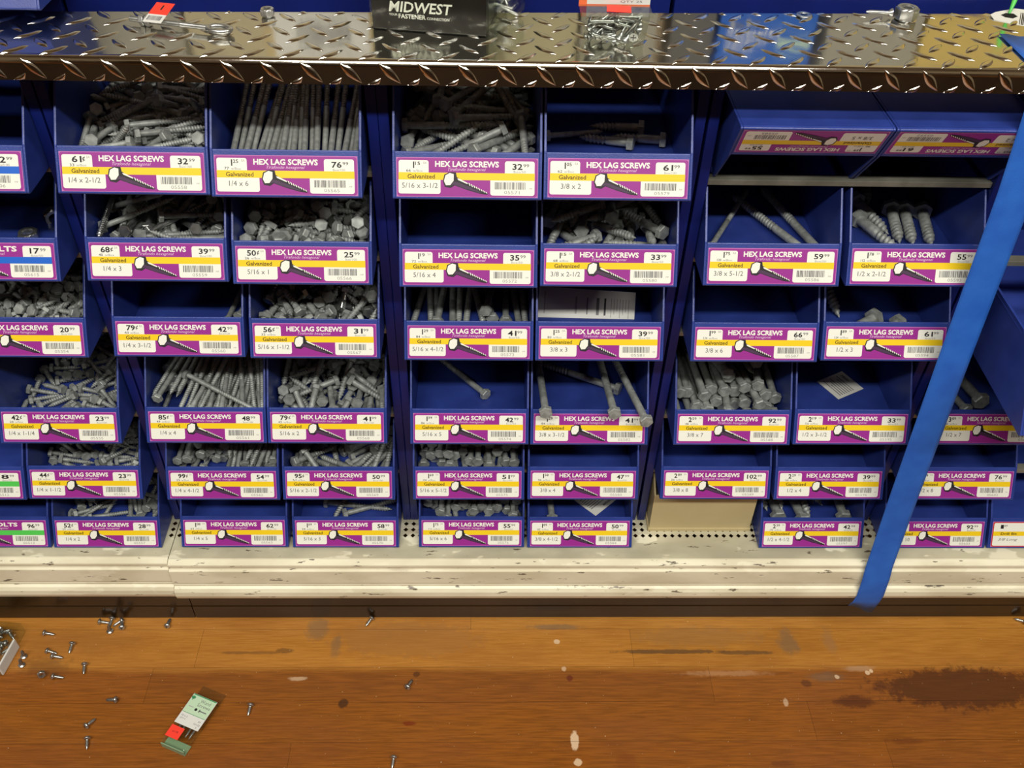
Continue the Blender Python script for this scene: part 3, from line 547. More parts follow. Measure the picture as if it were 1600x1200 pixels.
DATA = {'r1_1a': ('1/4', 63, -0.3286, 0.5309, '1/4 x 2-1/2',
 '141,601,27,60,62,46,22;501,906,-246,60,16,-25,74;55,263,12,72,-46,50,-14;611,111,93,38,-60,-58,-40;490,761,108,28,-60,-56,49;-382,589,-68,61,47,-58,28;-105,382,72,67,-41,59,-19;40,189,86,1,65,38,66;-25,174,-92,64,-32,51,-48;258,215,48,21,-84,-27,42;-611,1431,-239,62,34,32,-63;-17,1177,-110,70,-20,-58,35;-551,1085,-94,26,-66,-8,-70;269,923,-48,38,60,20,-68;-536,585,-152,78,-39,49,-2;-531,735,54,42,-87,16,19;311,633,69,45,31,-62,-55;-70,894,45,46,-38,-70,40;-196,971,77,60,-73,-26,20;-57,1007,70,37,-32,56,-66;-67,1247,182,37,68,-42,-47;77,756,179,40,-48,-70,36;131,656,188,25,-86,-21,-40;-390,259,-224,80,-5,37,-47;598,1181,-114,70,-10,-50,50;-48,104,34,30,-66,-39,57;-381,112,60,6,18,-77,-61;-611,707,-25,40,58,-60,38;45,1002,160,58,-10,79,18'),
'r1_2a': ('5/16', 89, -0.0198, 0.5292, '5/16 x 3-1/2',
 '-77,1233,-249,71,47,-49,18;-580,392,-167,55,-6,75,36;-594,519,-111,61,-77,-12,-15;-564,967,-97,41,-26,70,-52;123,589,-99,35,-72,14,58;-503,1101,-83,57,-76,-20,-23;245,396,-156,29,-69,8,66;-289,880,-28,33,25,77,48;544,1774,-214,44,-23,-64,59;584,545,-242,38,30,-54,-69;-236,1676,-40,65,57,-42,27;583,624,-128,54,73,-5,-41;-608,740,-56,44,57,39,57;-509,1322,84,62,33,71,-7;266,911,-156,76,-52,-32,24;-183,1465,40,27,69,41,53;-131,809,46,4,26,67,69;578,1396,-238,47,56,5,-68;579,1228,-146,43,3,-60,-67;310,1583,91,44,84,-13,28;-305,1008,96,69,-64,26,21;587,828,-230,66,-25,-50,-50;74,267,-59,35,13,73,58;523,820,1,62,78,-8,10;-225,900,103,28,-59,-44,-61;315,515,24,12,83,2,-55;-116,675,61,63,-44,63,-9;-571,154,-235,4,47,38,80'),
'r2_1a': ('1/4', 76, -0.3300, 0.4315, '1/4 x 3',
 '-235,597,-44,24,60,52,-56;-63,663,-50,66,72,20,10;604,299,-126,49,60,-24,-59;-336,181,34,54,-64,43,34;-132,140,-12,0,71,21,67;350,193,51,47,-35,-75,-31;-9,377,76,8,66,41,62;528,480,31,26,-40,60,64;-114,254,-19,71,-57,40,-7;69,608,-35,78,-26,46,33;-174,351,-27,3,-6,58,81;-599,638,21,42,-36,41,-72;-605,322,-17,2,57,19,80;-606,787,117,62,72,-22,22'),
'r2_1b': ('5/16', 25, -0.1862, 0.4290, '5/16 x 1',
 '10,230,-3,14,-90,11,-40;587,248,-8,22,-88,41,-3;449,241,-19,31,23,75,54;268,522,-37,59,-76,7,-27;535,290,102,16,-18,-87,-43;45,432,2,52,-38,-61,46;-174,486,-37,7,-57,64,-51;258,599,61,46,21,80,33;-585,420,-50,4,11,78,62;577,645,43,46,14,-74,48;418,745,15,43,-6,49,-76;-578,790,11,26,-62,-52,-52;-427,733,6,46,-17,77,40;-254,751,39,4,-67,-63,-38;-82,504,58,6,83,34,43;-564,516,39,11,-39,65,65;-115,746,42,46,80,16,34;-394,407,-34,34,19,-90,23;341,297,29,27,42,72,47;-449,547,-15,48,71,-50,13;170,493,70,15,-7,-92,-36;82,613,65,32,-92,17,10;150,361,30,28,-53,68,42'),
'r2_2b': ('3/8', 63, 0.1225, 0.4294, '3/8 x 2-1/2',
 '342,805,-245,69,72,-8,-7;167,789,-245,68,71,-14,-14;-307,481,-245,49,-18,-70,-48;-429,789,-144,49,76,22,-38;-569,1143,-236,62,43,59,-29;587,381,-235,51,-42,-48,58;-108,466,-167,63,2,-71,32;506,767,-224,79,60,-10,8;438,1225,-86,66,70,28,-2;-50,792,-221,46,0,61,-64;-350,1095,-139,72,-67,10,-13;335,1038,-189,75,44,-48,-10;-229,584,-146,10,3,74,66;392,1045,-15,51,19,-83,-9;572,408,-47,38,1,-74,-55;-570,715,-110,68,-50,44,31;87,693,-38,20,-28,-67,-66;-42,887,-43,4,61,34,-71'),
'r3_0b': ('1/4', 25, -0.4977, 0.3296, '1/4 x 1',
 '19,283,-76,0,46,80,37;483,212,-40,62,-9,-75,-21;-324,483,-126,45,-50,70,22;-120,303,-63,4,5,92,40;154,635,-70,12,-69,-71,2;-105,590,-40,48,26,-83,14'),
'r3_1b': ('5/16', 38, -0.1857, 0.3306, '5/16 x 1-1/2',
 '241,434,-87,41,-1,89,21;116,296,-71,42,-17,-88,12;595,334,103,14,-82,-53,-16;542,379,-113,56,-57,-39,-45;-27,478,-64,34,-23,-80,-44;259,606,-37,8,49,78,-37;78,484,1,12,-56,61,55;508,434,8,47,31,-80,22;-237,663,-52,65,-62,42,-12;37,140,-21,28,8,-74,-60;-167,545,-18,45,19,-87,-3;-418,496,-75,43,55,-34,63;-224,309,-63,33,-52,30,73;-583,551,-78,83,-51,23,4'),
'r3_2a': ('5/16', 114, -0.0203, 0.3290, '5/16 x 4-1/2',
 '-488,1424,-253,5,-5,-71,70;-125,1510,-253,0,0,72,-70;20,1453,-253,60,63,34,-37;253,473,-253,31,-39,60,62;567,215,-253,70,-71,-3,3;-336,203,-253,59,-64,33,38;-192,289,-253,1,1,-72,-70;-53,1444,-134,16,32,-68,64;407,431,-253,70,-72,0,0;588,1449,-253,61,61,37,-34;-513,1478,-143,16,13,74,-64;-355,277,-153,54,-63,-40,-39;181,458,-129,24,-37,-66,-61'),
'r3_3b': ('1/2', 76, 0.4344, 0.3318, '1/2 x 3',
 '-399,1256,-80,47,70,-40,37;32,421,-222,59,2,-72,36'),
'r4_0b': ('1/4', 32, -0.4977, 0.1965, '1/4 x 1-1/4',
 '-351,821,-262,6,67,31,67;-601,840,-262,58,65,-36,34;-595,1008,-254,65,64,39,10;-67,489,-210,47,65,-47,-36;-608,608,-212,59,-14,79,-7;-277,670,-262,67,-33,-66,4;-258,848,-193,54,-30,-77,-16;-503,1057,-262,63,13,73,23;282,848,-131,47,44,-77,-4;-4,1356,-161,54,68,35,34;-123,1106,-258,30,-74,-4,-60;-550,478,-262,30,-74,5,-60;-58,1121,-179,43,7,84,-34;-123,699,-262,22,25,70,64;218,405,-179,49,-5,-84,-24;-11,679,-256,16,75,3,64;287,540,-153,32,86,-5,39;-421,394,-262,67,-44,60,7'),
'r4_1a': ('1/4', 102, -0.3284, 0.1981, '1/4 x 4',
 '201,1083,195,56,74,-31,21;344,38,-150,0,-7,-59,-80;389,1163,180,22,42,68,-56;-79,936,208,49,58,-57,31;-1,125,-80,11,-8,63,77;407,71,-67,37,-18,-57,-71;359,897,202,12,-1,82,-56;-301,1197,105,46,53,47,-53;189,879,271,6,38,74,-55;160,86,-38,73,-56,23,31;599,5,-239,72,-38,-34,-48;-567,158,82,60,-46,50,42;-183,90,-22,44,-48,-38,-66;-270,442,175,24,78,-3,58;529,938,276,54,81,-16,18;-412,1172,167,42,32,-67,52;-204,1231,135,64,71,17,-26;-151,1014,155,30,46,61,-57'),
'r4_1b': ('5/16', 51, -0.1875, 0.1981, '5/16 x 2',
 '38,180,-127,8,-25,68,68;-116,328,-119,12,4,-77,-63;-407,570,-239,37,-32,-49,-73;315,292,-113,4,-2,78,63;-2,612,-60,16,-55,-49,66;-500,333,-100,60,-80,6,2;-423,375,-25,4,-36,80,-47;-26,825,14,61,-45,64,8;188,837,49,43,87,13,-21;241,513,23,32,-51,71,-37;-110,910,-58,57,-12,-72,37;-161,958,55,56,82,-12,-4;450,692,-113,5,0,83,56;601,478,-105,48,56,-48,48;-573,428,-43,48,-85,20,9;236,657,29,46,54,69,12;-594,1080,-33,32,46,64,-53;-188,401,-15,40,70,46,-37;465,906,-59,75,-65,5,-15'),
'r4_3a': ('3/8', 178, 0.2912, 0.1980, '3/8 x 7',
 '-316,453,-245,34,-37,61,62;226,365,-134,66,-72,-15,-13;-116,391,-133,58,-55,46,39;-12,169,-109,68,-72,-7,-12;595,396,-78,68,-68,19,18;-380,279,-113,61,-69,27,28;-175,502,-40,64,-73,17,16;115,491,-54,42,-37,63,53;-479,458,-44,58,-63,38,35;-30,434,-3,60,-69,27,29;351,213,-8,65,-68,17,29;452,364,0,45,-41,-59,-52;363,425,104,37,-48,-55,-58;-588,389,16,45,-47,-54,-54;-17,535,202,43,-46,-61,-48;197,435,58,40,-54,52,53;-291,355,-3,60,-55,-44,-39'),
'r5_0b': ('1/4', 38, -0.4977, 0.0968, '1/4 x 1-1/2',
 '-588,414,-261,61,-61,-42,-29;-207,489,-258,65,-44,-60,-16;-605,471,-188,19,75,30,55;-438,361,-197,9,78,19,59;-104,520,-261,41,-73,9,55;242,389,-261,8,67,29,68;-300,471,-198,40,-69,0,61;117,295,-149,56,-23,72,35'),
'r5_1a': ('1/4', 114, -0.3283, 0.0958, '1/4 x 4-1/2',
 '218,238,-110,21,-10,-66,-71;-611,226,-43,19,-18,-70,-66;123,7,-241,62,-42,-37,-55;-320,279,19,48,-49,-51,-52;543,1173,127,56,69,28,-36;-490,232,-21,6,-9,68,73;396,69,-68,4,-16,-61,-77'),
'r5_1b': ('5/16', 63, -0.1847, 0.0965, '5/16 x 2-1/2',
 '103,513,-253,59,-2,72,36;163,146,-139,39,-77,-4,50;82,506,-118,31,-79,-17,-50;340,25,-237,79,-42,36,28;528,22,-239,75,-47,33,34;-449,311,3,45,29,82,-23;-559,211,-59,6,52,58,62'),
'r5_2a': ('5/16', 140, -0.0228, 0.0971, '5/16 x 5-1/2',
 '9,344,-162,53,-53,51,42;113,285,-108,62,-65,-32,-30;256,238,-126,32,-38,62,60;574,285,-129,54,-55,-48,-42;-260,277,38,65,-75,11,10'),
'r6_0b': ('1/4', 51, -0.4977, -0.0012, '1/4 x 2',
 '-522,275,-191,57,-12,77,25;-305,218,-202,50,24,73,40'),
'r6_1b': ('5/16', 76, -0.1859, -0.0004, '5/16 x 3',
 '-43,331,-253,39,40,60,57'),
'r6_2a': ('5/16', 152, -0.0198, 0.0003, '5/16 x 6',
 '230,304,-153,58,-60,43,35;21,291,-131,61,-69,-28,-28;-422,235,-84,26,-21,69,65'),
'r6_3b': ('1/2', 114, 0.4348, -0.0010, '1/2 x 4-1/2',
 '-355,311,-222,61,-61,-38,-33;555,300,-222,34,-37,-62,-61;-32,250,-222,4,4,-72,-70')}
REST = {'r1_1a': ('1/4', 63, -0.3286, 0.5309,
 '47,517,-261,49,-18,70,49;-235,510,-240,73,-31,58,-18;473,232,-106,28,73,-17,-60;530,687,-194,71,39,-57,-10;-37,897,-261,18,-70,-18,67;-87,507,-139,36,-64,24,-63;-319,1660,-249,56,30,-58,51;552,467,-124,63,4,-75,19;-44,418,-102,55,-20,-79,17;601,104,-37,51,49,-69,-16;454,510,-82,9,-71,-42,56;620,1018,-229,70,-14,-69,16;413,1673,-221,56,61,17,-54;83,363,-135,79,32,52,-1;194,682,-116,43,-23,-60,64;101,523,-20,10,-75,-31,-57;54,374,-16,35,65,44,51;47,829,-222,28,-36,-60,65;-598,474,-261,69,-35,63,-2;-94,599,-42,53,-12,-84,9;-172,998,-244,59,31,50,56;-349,1550,-89,31,61,43,59;-608,676,-257,45,40,55,58;-597,1599,-253,67,-3,64,37;-528,1263,-52,63,-18,75,-11;513,651,4,9,64,-57,-51;509,842,-24,64,12,-76,-2;-264,315,-165,9,60,5,79;-284,683,-168,6,60,12,79;-3,934,-160,57,51,-59,-25;-186,1561,1,56,53,53,35;-188,1380,-104,42,-43,51,-61;-607,1414,-107,10,66,22,71;-101,836,-125,71,5,70,11;-387,1368,-45,44,-60,25,-62;85,1614,1,55,28,78,-7;23,74,-58,16,65,-28,-69;-121,1078,-151,37,76,-7,-53;531,1272,-85,70,20,-60,-35;485,1364,-104,46,44,-38,-67;-466,1026,-125,10,60,21,76;-582,745,-181,18,52,45,70;564,1693,-242,88,21,-42,10;465,1397,97,16,-44,-69,55;182,988,15,37,-24,-73,52;-63,1214,-14,77,-5,-63,-11;-572,873,-140,68,-52,26,-44;246,903,62,49,72,-28,-40;22,1158,53,38,79,-9,-48;-134,1112,103,33,-15,-75,-55;-512,713,-110,56,-65,24,-45;613,1068,-115,1,67,8,-74;-258,1656,-64,62,-75,-9,19;133,1114,43,8,79,20,-58;568,1458,-247,10,31,-14,-93;243,1346,62,2,-64,-9,76;226,1215,127,34,65,65,19;590,1412,-81,54,-60,4,59;354,1412,68,2,49,-44,-75;610,756,-15,68,-69,-16,-18;-391,1686,-106,2,9,-46,-88;532,1119,28,40,53,67,-33;-531,1860,9,67,67,-27,14'),
'r1_2a': ('5/16', 89, -0.0198, 0.5292,
 '-534,318,-253,70,-72,3,-3;-169,1699,-253,63,6,72,30;-430,1301,-253,12,67,25,69;-280,1546,-253,12,68,24,68;372,1546,-253,53,55,-46,-45;-194,1524,-152,12,62,44,64;229,548,-239,38,-63,17,65;520,1564,-253,44,26,-67,54;-593,1159,-154,64,-73,20,8;-286,1689,-148,57,-46,52,-44;569,417,-245,77,-35,-54,-4;408,2026,-246,40,-43,-53,61;-402,1494,-96,27,-12,-77,-56;-130,1595,-9,65,-38,66,-5;-396,1245,156,56,-78,12,25;497,1765,-32,51,-11,-77,36;522,718,-245,21,19,-62,-73;604,2150,-216,1,73,-8,-68;449,1560,54,34,-72,26,55'),
'r2_1a': ('1/4', 76, -0.3300, 0.4315,
 '-408,773,-261,27,-43,-57,-64;475,827,-261,36,-35,63,60;-595,1187,-261,34,38,-61,61;214,919,-261,69,-72,6,-6;-603,56,-258,40,-39,-61,-57;-349,829,-184,58,-58,-48,-30;362,650,-260,61,-60,40,33;240,245,-260,47,-69,-20,-51;588,523,-225,20,-12,-69,-68;68,262,-258,47,-24,64,56;-569,121,-157,28,-57,-51,-57;-13,965,-261,0,0,-72,70;304,1581,-191,21,43,62,-62;226,428,-261,57,-65,-31,-40;596,857,-154,14,-42,-59,68;-252,263,-69,53,-72,-38,-26;96,822,-224,46,-45,-58,-49;-179,58,-132,40,-38,-59,-58;419,944,-185,54,-35,-58,-50;-482,262,-95,0,-28,-68,-68;-145,611,-259,38,-33,60,62;-517,669,-80,4,34,69,64;-448,1093,-160,66,-62,41,-14;-405,1723,-256,70,52,-39,30;484,476,-134,12,-20,-63,-74;-71,545,-198,45,-48,48,58;6,1077,-192,75,57,31,14;-67,1012,-100,66,-73,-14,-11;589,641,8,11,-53,59,60;591,417,-121,1,-57,-52,64;-564,768,-128,58,-26,66,40;136,149,-188,79,-52,30,9;-204,-3,-248,74,-64,16,12;184,770,-57,62,-77,-13,1;252,929,-104,44,-41,-68,-42;-14,375,-139,20,-16,68,69;90,974,-46,53,-72,11,-44;-511,1035,37,67,74,8,0;-594,759,9,36,-30,73,49;-329,71,-56,71,-69,-13,-2;-248,964,-39,66,-68,-32,-8;601,114,-248,83,15,-50,-20;407,736,76,48,-66,38,44;608,636,123,46,-87,18,7;92,1409,64,25,-7,76,-60;513,773,141,32,16,-74,-57;-380,849,-18,58,-28,58,50;-437,1186,182,21,66,-52,50;-102,781,-78,78,-46,24,-35;93,1139,138,61,70,-32,-18;-354,533,65,72,-59,28,21;-6,758,11,58,-41,-30,-64;-147,840,197,29,58,70,-29'),
'r2_1b': ('5/16', 25, -0.1862, 0.4290,
 '-54,925,-164,28,-78,-41,-37;-512,387,-227,49,34,74,32;-488,515,-254,61,-70,-28,24;426,426,-254,31,-76,-2,57;516,1003,-254,29,-42,63,58;-189,386,-165,23,59,49,-60;-368,627,-254,62,-72,-24,21;604,1195,-172,54,80,-19,18;-604,304,-235,24,-13,-68,-68;100,588,-254,4,68,-34,-65;-100,287,-119,33,-68,49,-43;382,1218,-254,51,-71,27,41;-598,220,-73,49,-82,26,11;-583,972,-159,14,-19,57,78;225,441,-165,49,68,-55,8;-388,418,-165,6,19,-74,64;-391,804,-221,18,-36,74,-55;379,150,-74,39,-23,89,3;-297,356,-100,60,-80,11,4;220,766,-236,39,28,-48,-74;368,609,-175,53,-48,56,-42;581,407,-148,81,38,-44,-9;603,808,-245,15,21,-75,61;-423,242,-93,25,96,11,1;-256,755,-196,73,52,-31,-31;374,479,-140,27,-72,5,-64;-314,945,-223,69,-59,7,42;-486,637,-218,78,16,-51,32;-193,546,-170,50,-51,57,-40;-525,796,-199,68,-64,37,-4;-124,127,-110,40,-72,-4,-57;186,576,-148,12,-41,57,70;356,736,-178,55,-78,-24,-18;-586,692,-174,8,52,1,85;53,481,-140,53,-43,-59,44;551,159,-87,90,21,-38,-4;-234,109,0,1,50,87,0;532,623,-79,38,-88,-26,13;-202,227,-20,61,-79,5,4;-378,886,-110,19,5,67,-72;52,348,-68,39,-68,22,-57;229,307,-114,42,-75,-32,39;577,486,-53,19,86,10,-46;583,713,-172,40,-10,-87,-26;-352,77,-51,24,-55,-66,-45;560,1371,-18,40,86,8,-31;-108,778,-104,16,-24,82,-49;416,580,-56,58,-79,-7,-17;583,1116,-48,55,50,57,-36;342,341,-86,39,53,33,-68;-453,1039,-139,22,-66,63,34;55,616,-134,7,-21,74,63;38,110,-50,8,-72,58,-36;457,887,-160,64,-61,26,-39;-73,556,-71,42,-44,-79,-11;-600,1096,69,14,16,-95,24;228,676,-66,53,-78,34,-4;-604,846,-104,59,39,-47,53;300,1088,-140,56,43,55,-44;-155,656,-40,8,-75,-40,53;-430,528,-135,68,21,-69,8;-239,728,-84,58,-63,-46,-24;508,949,-53,48,76,-34,26;601,848,-61,19,-95,-26,-2;-486,801,-83,64,30,-54,45;236,902,-60,48,-15,-76,40;242,798,-14,12,-80,10,-58;-400,1089,-24,62,65,24,-36;536,1226,2,40,37,-83,9;601,1374,131,23,-67,-68,-20;428,1016,-129,13,21,41,-88;495,1062,-3,63,-56,21,49;318,869,60,28,-49,78,28;571,789,90,27,24,-89,-28;-5,820,-47,47,67,42,-39;-577,850,119,21,-20,-94,-20;-61,978,-37,12,-74,-19,-63;374,1065,-11,6,27,-56,78;-234,898,-3,43,56,22,68;151,975,-22,53,35,-18,75;479,855,111,20,-86,-16,-44;156,95,-13,62,-74,-16,-18;2,1030,37,26,68,-43,54;-483,927,66,65,23,71,-13;454,1049,102,34,-79,2,-52;59,737,59,53,-33,64,-45'),
'r2_2b': ('3/8', 63, 0.1225, 0.4294,
 '435,934,-245,49,51,-51,-49;-252,1032,-245,52,-68,-24,-45;-68,1489,-144,51,78,-9,-35;-271,863,-245,26,45,-57,64;23,178,-245,45,-24,68,52;286,1752,-245,45,24,68,-52;581,1036,-245,33,-38,62,60;-570,55,-235,36,30,56,68;-20,1157,-239,71,15,65,22;578,1393,-127,28,-57,-56,54;429,1509,-160,28,67,18,-66;-177,1204,-117,70,68,-21,2;-256,1436,-235,75,43,-47,16;-321,1573,-232,76,60,-16,-20;-585,1333,-227,70,-49,26,44;-151,987,-34,44,-68,-31,-50'),
'r3_0b': ('1/4', 25, -0.4977, 0.3296,
 '102,1271,-256,45,66,-39,-46;-260,310,-262,61,12,-74,-24;-519,760,-262,34,37,65,-57;181,1111,-262,34,39,64,56;-614,1035,-258,44,57,50,49;-326,812,-262,20,51,-55,63;-563,437,-262,65,-74,-15,13;-207,1135,-262,18,73,18,63;-20,408,-262,60,-9,75,-26;-435,576,-262,64,23,72,14;335,1164,-200,53,60,-60,6;272,1269,-164,2,77,44,46;336,1017,-261,6,-69,30,-66;373,522,-262,11,-13,-74,65;242,411,-258,50,-67,-36,-41;342,207,-236,57,-65,18,-47;332,606,-208,52,27,79,17;363,289,-156,43,46,54,57;149,345,-208,55,-84,-6,-4;-381,443,-262,6,68,32,66;352,411,-189,2,-84,-17,-51;432,1133,-246,67,8,-46,57;-55,263,-157,53,49,66,23;418,145,-145,37,-78,-14,-49;-571,589,-206,58,38,68,-25;492,400,-186,67,-74,-5,5;-603,867,-83,20,-98,-7,0;171,253,-171,44,9,50,74;-608,545,-109,2,-21,-93,31;381,709,-192,48,-64,58,-18;40,1395,-247,74,-8,59,-31;-205,138,-119,8,92,11,36;229,1133,-179,33,40,-64,56;-596,164,-96,34,-84,43,4;-362,675,-258,50,-74,16,42;-483,563,-134,42,28,82,28;-281,773,-164,24,-28,72,59;-12,405,-132,42,40,43,69;169,580,-250,27,65,2,-71;481,529,-125,56,15,-82,1;-187,299,-150,24,87,-26,35;-566,686,-135,20,-74,55,-33;-535,266,-105,28,-92,-18,22;327,195,-109,18,60,41,67;-415,346,-169,44,31,-82,-17;610,267,-89,23,94,23,2;187,497,-185,81,54,-13,-21;-290,362,-180,33,-78,23,-48;481,434,-86,27,47,80,25;-605,1179,-133,62,74,25,-12;-214,796,-262,7,-8,75,-66;233,104,-98,23,0,-96,13;-42,98,-151,34,-60,-28,-67;-479,872,-211,57,-37,66,34;-104,993,-152,9,-78,45,-42;445,643,-126,60,-72,25,22;-606,760,-58,12,-24,95,18;-524,451,-150,6,70,43,57;296,1092,-102,22,-55,-58,56;41,1018,-211,44,-4,61,66;393,709,-55,17,-68,-44,-56;55,603,-269,12,-3,1,-99;137,534,-109,23,95,-1,-21;277,720,-256,47,-65,-27,-53;15,528,-151,31,-81,40,30;155,269,-70,29,2,-84,45;-235,1022,-183,88,20,-40,14;-487,359,-92,50,-76,-15,-39;-139,449,-86,17,-80,-41,42;-13,671,-173,51,-11,-79,32;258,1215,-81,36,10,-84,-39;-180,853,-153,6,60,-54,59;-36,920,-93,32,1,95,-3;-218,688,-114,15,34,88,29;334,542,-100,4,-51,-65,56;243,614,-139,20,16,-90,-34;-418,757,-183,40,-18,62,-66;-387,908,-142,64,58,21,46;83,932,-77,4,-78,-24,-58;192,806,-262,27,75,-8,-60;213,744,-156,51,26,-82,-5;342,1283,-31,4,-55,81,-20;284,705,-58,1,-46,-78,-42;129,746,-106,7,-29,-89,-34;12,810,-89,61,39,-66,-17;-375,757,-86,44,85,-9,-27;-444,477,-22,40,-59,66,24;300,846,-40,6,-43,-90,11;34,680,-52,27,-95,18,3;249,1373,-107,51,44,-61,-42;-395,1021,-89,12,83,28,-47;-105,677,-115,1,-16,80,-58;328,970,-66,18,93,-11,29;171,1390,-39,38,74,38,-40;-487,686,-63,22,-7,-83,-51;-440,848,-86,47,-76,-15,42;196,1259,-25,22,61,64,-40;206,881,-151,93,38,-5,2;184,896,-60,1,-81,-40,42;189,1029,-49,20,71,-50,-45'),
'r3_1b': ('5/16', 38, -0.1857, 0.3306,
 '101,784,-254,40,-44,59,-55;383,430,-249,66,-37,-64,-9;4,373,-254,68,-74,1,-1;171,914,-253,33,74,1,59;-419,189,-109,48,82,-30,-9;538,888,-168,41,-75,-34,-39;105,228,-163,27,-42,-72,-49;-579,877,-254,2,-2,-73,68;-596,240,-125,45,80,30,-24;-419,1098,-254,32,74,2,60;118,658,-197,22,-69,39,-56;-594,753,-177,14,-79,20,-56;431,306,-190,6,78,20,-59;-479,654,-254,29,42,60,-61;285,331,-167,67,71,-16,-16;322,593,-161,54,-56,62,-14;480,1049,-207,71,-65,25,10;359,1094,-254,44,-72,-14,-51;210,1075,-128,45,12,-85,25;-64,741,-253,61,5,-74,-28;-196,543,-254,6,60,43,-67;587,659,-193,2,51,-29,-81;-228,678,-252,12,58,46,-66;-212,334,-246,56,-13,64,50;216,822,-173,66,17,73,5;399,650,-94,46,43,78,-4;550,421,-228,72,8,-46,-51;-429,392,-180,22,72,38,-54;518,28,-239,8,-20,-14,-97;253,701,-120,36,-2,-78,52;51,742,-122,52,68,34,-40;-80,119,-49,24,90,-16,32;-581,393,-190,66,-36,55,37;448,1154,-102,51,16,-78,32;-265,87,-81,43,68,-58,-13;-580,1016,-235,28,16,50,80;-227,196,-157,40,83,-11,37;-344,1137,-173,50,22,-70,46;324,1082,-23,54,45,70,16;-281,796,-173,63,-48,61,-2;117,859,-69,4,-89,-14,43;-410,859,-83,21,-3,82,-54;-292,377,-157,67,-26,61,-33;-216,470,-150,71,-68,17,12;410,981,33,54,-75,32,-21;589,213,-142,4,-77,-14,62;-455,619,-57,41,-32,-74,-42;428,1162,31,27,-46,-59,-60;235,846,-6,51,80,7,-30;-358,713,-37,2,-64,-45,-63;505,770,-56,38,35,-64,57;431,928,-65,19,-26,-54,78;604,613,-9,56,-79,24,11;604,1325,-108,37,-60,63,32;578,993,0,74,56,-35,-15;-577,865,-33,62,-68,34,21'),
'r3_3b': ('1/2', 76, 0.4344, 0.3318,
 '272,317,-222,61,-3,-72,32'),
'r4_0b': ('1/4', 32, -0.4977, 0.1965,
 '61,1750,-262,67,34,66,4;226,466,-262,54,9,-73,41;-287,1821,-254,69,-4,-64,35;131,874,-260,10,71,23,66;-404,1166,-262,64,-56,-49,-22;614,1093,-262,64,15,-72,-21;404,530,-262,14,-55,-49,-66;-372,1300,-262,39,43,60,55;127,241,-262,55,-8,74,39;-178,260,-262,50,-70,-23,-45;84,1654,-224,61,31,73,-1;-603,1575,-262,30,41,62,-60;166,323,-197,63,3,77,-10;-196,1547,-262,43,-73,12,52;-129,581,-262,47,52,53,48;-362,1348,-175,10,-41,74,-53;-526,1474,-247,42,69,31,50;-441,86,-262,14,16,-72,-66;-16,145,-164,9,-85,-1,52;-38,958,-262,54,-59,-45,41;465,628,-192,56,82,8,7;-52,307,-255,70,60,25,30;-603,223,-262,37,-33,-66,-56;371,814,-262,67,33,-66,-4;-146,884,-202,15,-79,20,56;26,1295,-262,67,-73,-8,7;264,1580,-200,57,59,-56,10;339,373,-196,51,60,56,25;412,1048,-157,45,67,54,-25;484,989,-262,50,55,-50,-45;237,1063,-262,50,-55,-50,45;285,551,-262,26,29,68,62;-447,1552,-262,36,-40,62,-57;202,1327,-261,29,32,66,61;438,752,-197,14,-65,-50,-55;-214,1133,-206,35,-3,81,47;-62,1742,-262,29,42,61,-61;186,1177,-262,58,0,74,33;-93,1601,-201,19,-72,39,-55;-550,1282,-253,22,43,-45,75;233,713,-204,42,-65,-32,-55;166,1689,-141,39,58,65,29;231,1377,-177,52,35,69,-37;82,244,-156,35,-20,75,-52;-346,172,-262,43,-73,13,51;-88,1486,-179,28,-74,39,-47;-86,1270,-196,66,-45,-59,-4;269,1478,-164,47,-39,-67,42;513,441,-167,25,8,71,66;593,967,-204,48,65,-3,-59;174,1013,-213,9,16,59,79;358,1223,-138,35,30,-75,48'),
'r4_1a': ('1/4', 102, -0.3284, 0.1981,
 '-319,600,-261,64,-57,-43,-28;-40,317,-257,35,-44,-56,-60;-603,1325,-260,70,72,-3,1;-398,1545,-204,2,20,68,-70;152,1424,-112,39,10,-70,59;242,1318,-39,57,75,25,-22;-429,796,-209,38,-1,68,62;-568,594,-156,67,-65,-24,-26;156,1228,58,42,66,50,-37;272,167,-149,62,-59,-28,-44;-558,525,-64,8,4,74,67;-129,12,-251,80,-60,3,-4;249,1258,94,22,40,72,-53;191,235,-160,23,-6,64,74;-609,1553,-188,15,16,66,-72;-249,467,-43,29,-41,-58,-64;356,1291,98,61,76,-22,4;-109,1512,-12,67,73,-2,-14;16,54,-252,79,-61,2,-3;63,78,-161,42,-46,-41,-67;-611,724,50,62,-74,19,18;-328,1507,-71,57,66,30,-38;-307,563,6,66,-56,43,25;261,1043,113,26,14,-79,54;436,1206,74,57,60,-46,32;422,68,-252,37,-32,-52,-70;-461,1575,-30,70,71,5,-4;-292,1544,29,46,59,-51,42;-49,1305,100,59,80,1,-9;83,1271,124,7,16,78,-61;491,1102,117,50,74,33,-32;548,1055,33,33,38,-69,52;-217,1319,39,40,31,-68,53;-171,96,-150,20,-13,61,76;594,928,75,33,53,59,-51;-334,1577,121,40,53,60,-45;-75,916,102,44,63,-52,38;108,1037,153,35,46,64,-50;533,1000,169,48,76,33,-30;-426,1649,157,47,64,-47,39;-453,412,25,57,-37,59,44;-529,1594,133,12,6,74,-66;31,1081,213,41,45,-67,43;-503,579,23,48,-35,-57,-57;611,918,206,55,80,22,-14'),
'r4_1b': ('5/16', 51, -0.1875, 0.1981,
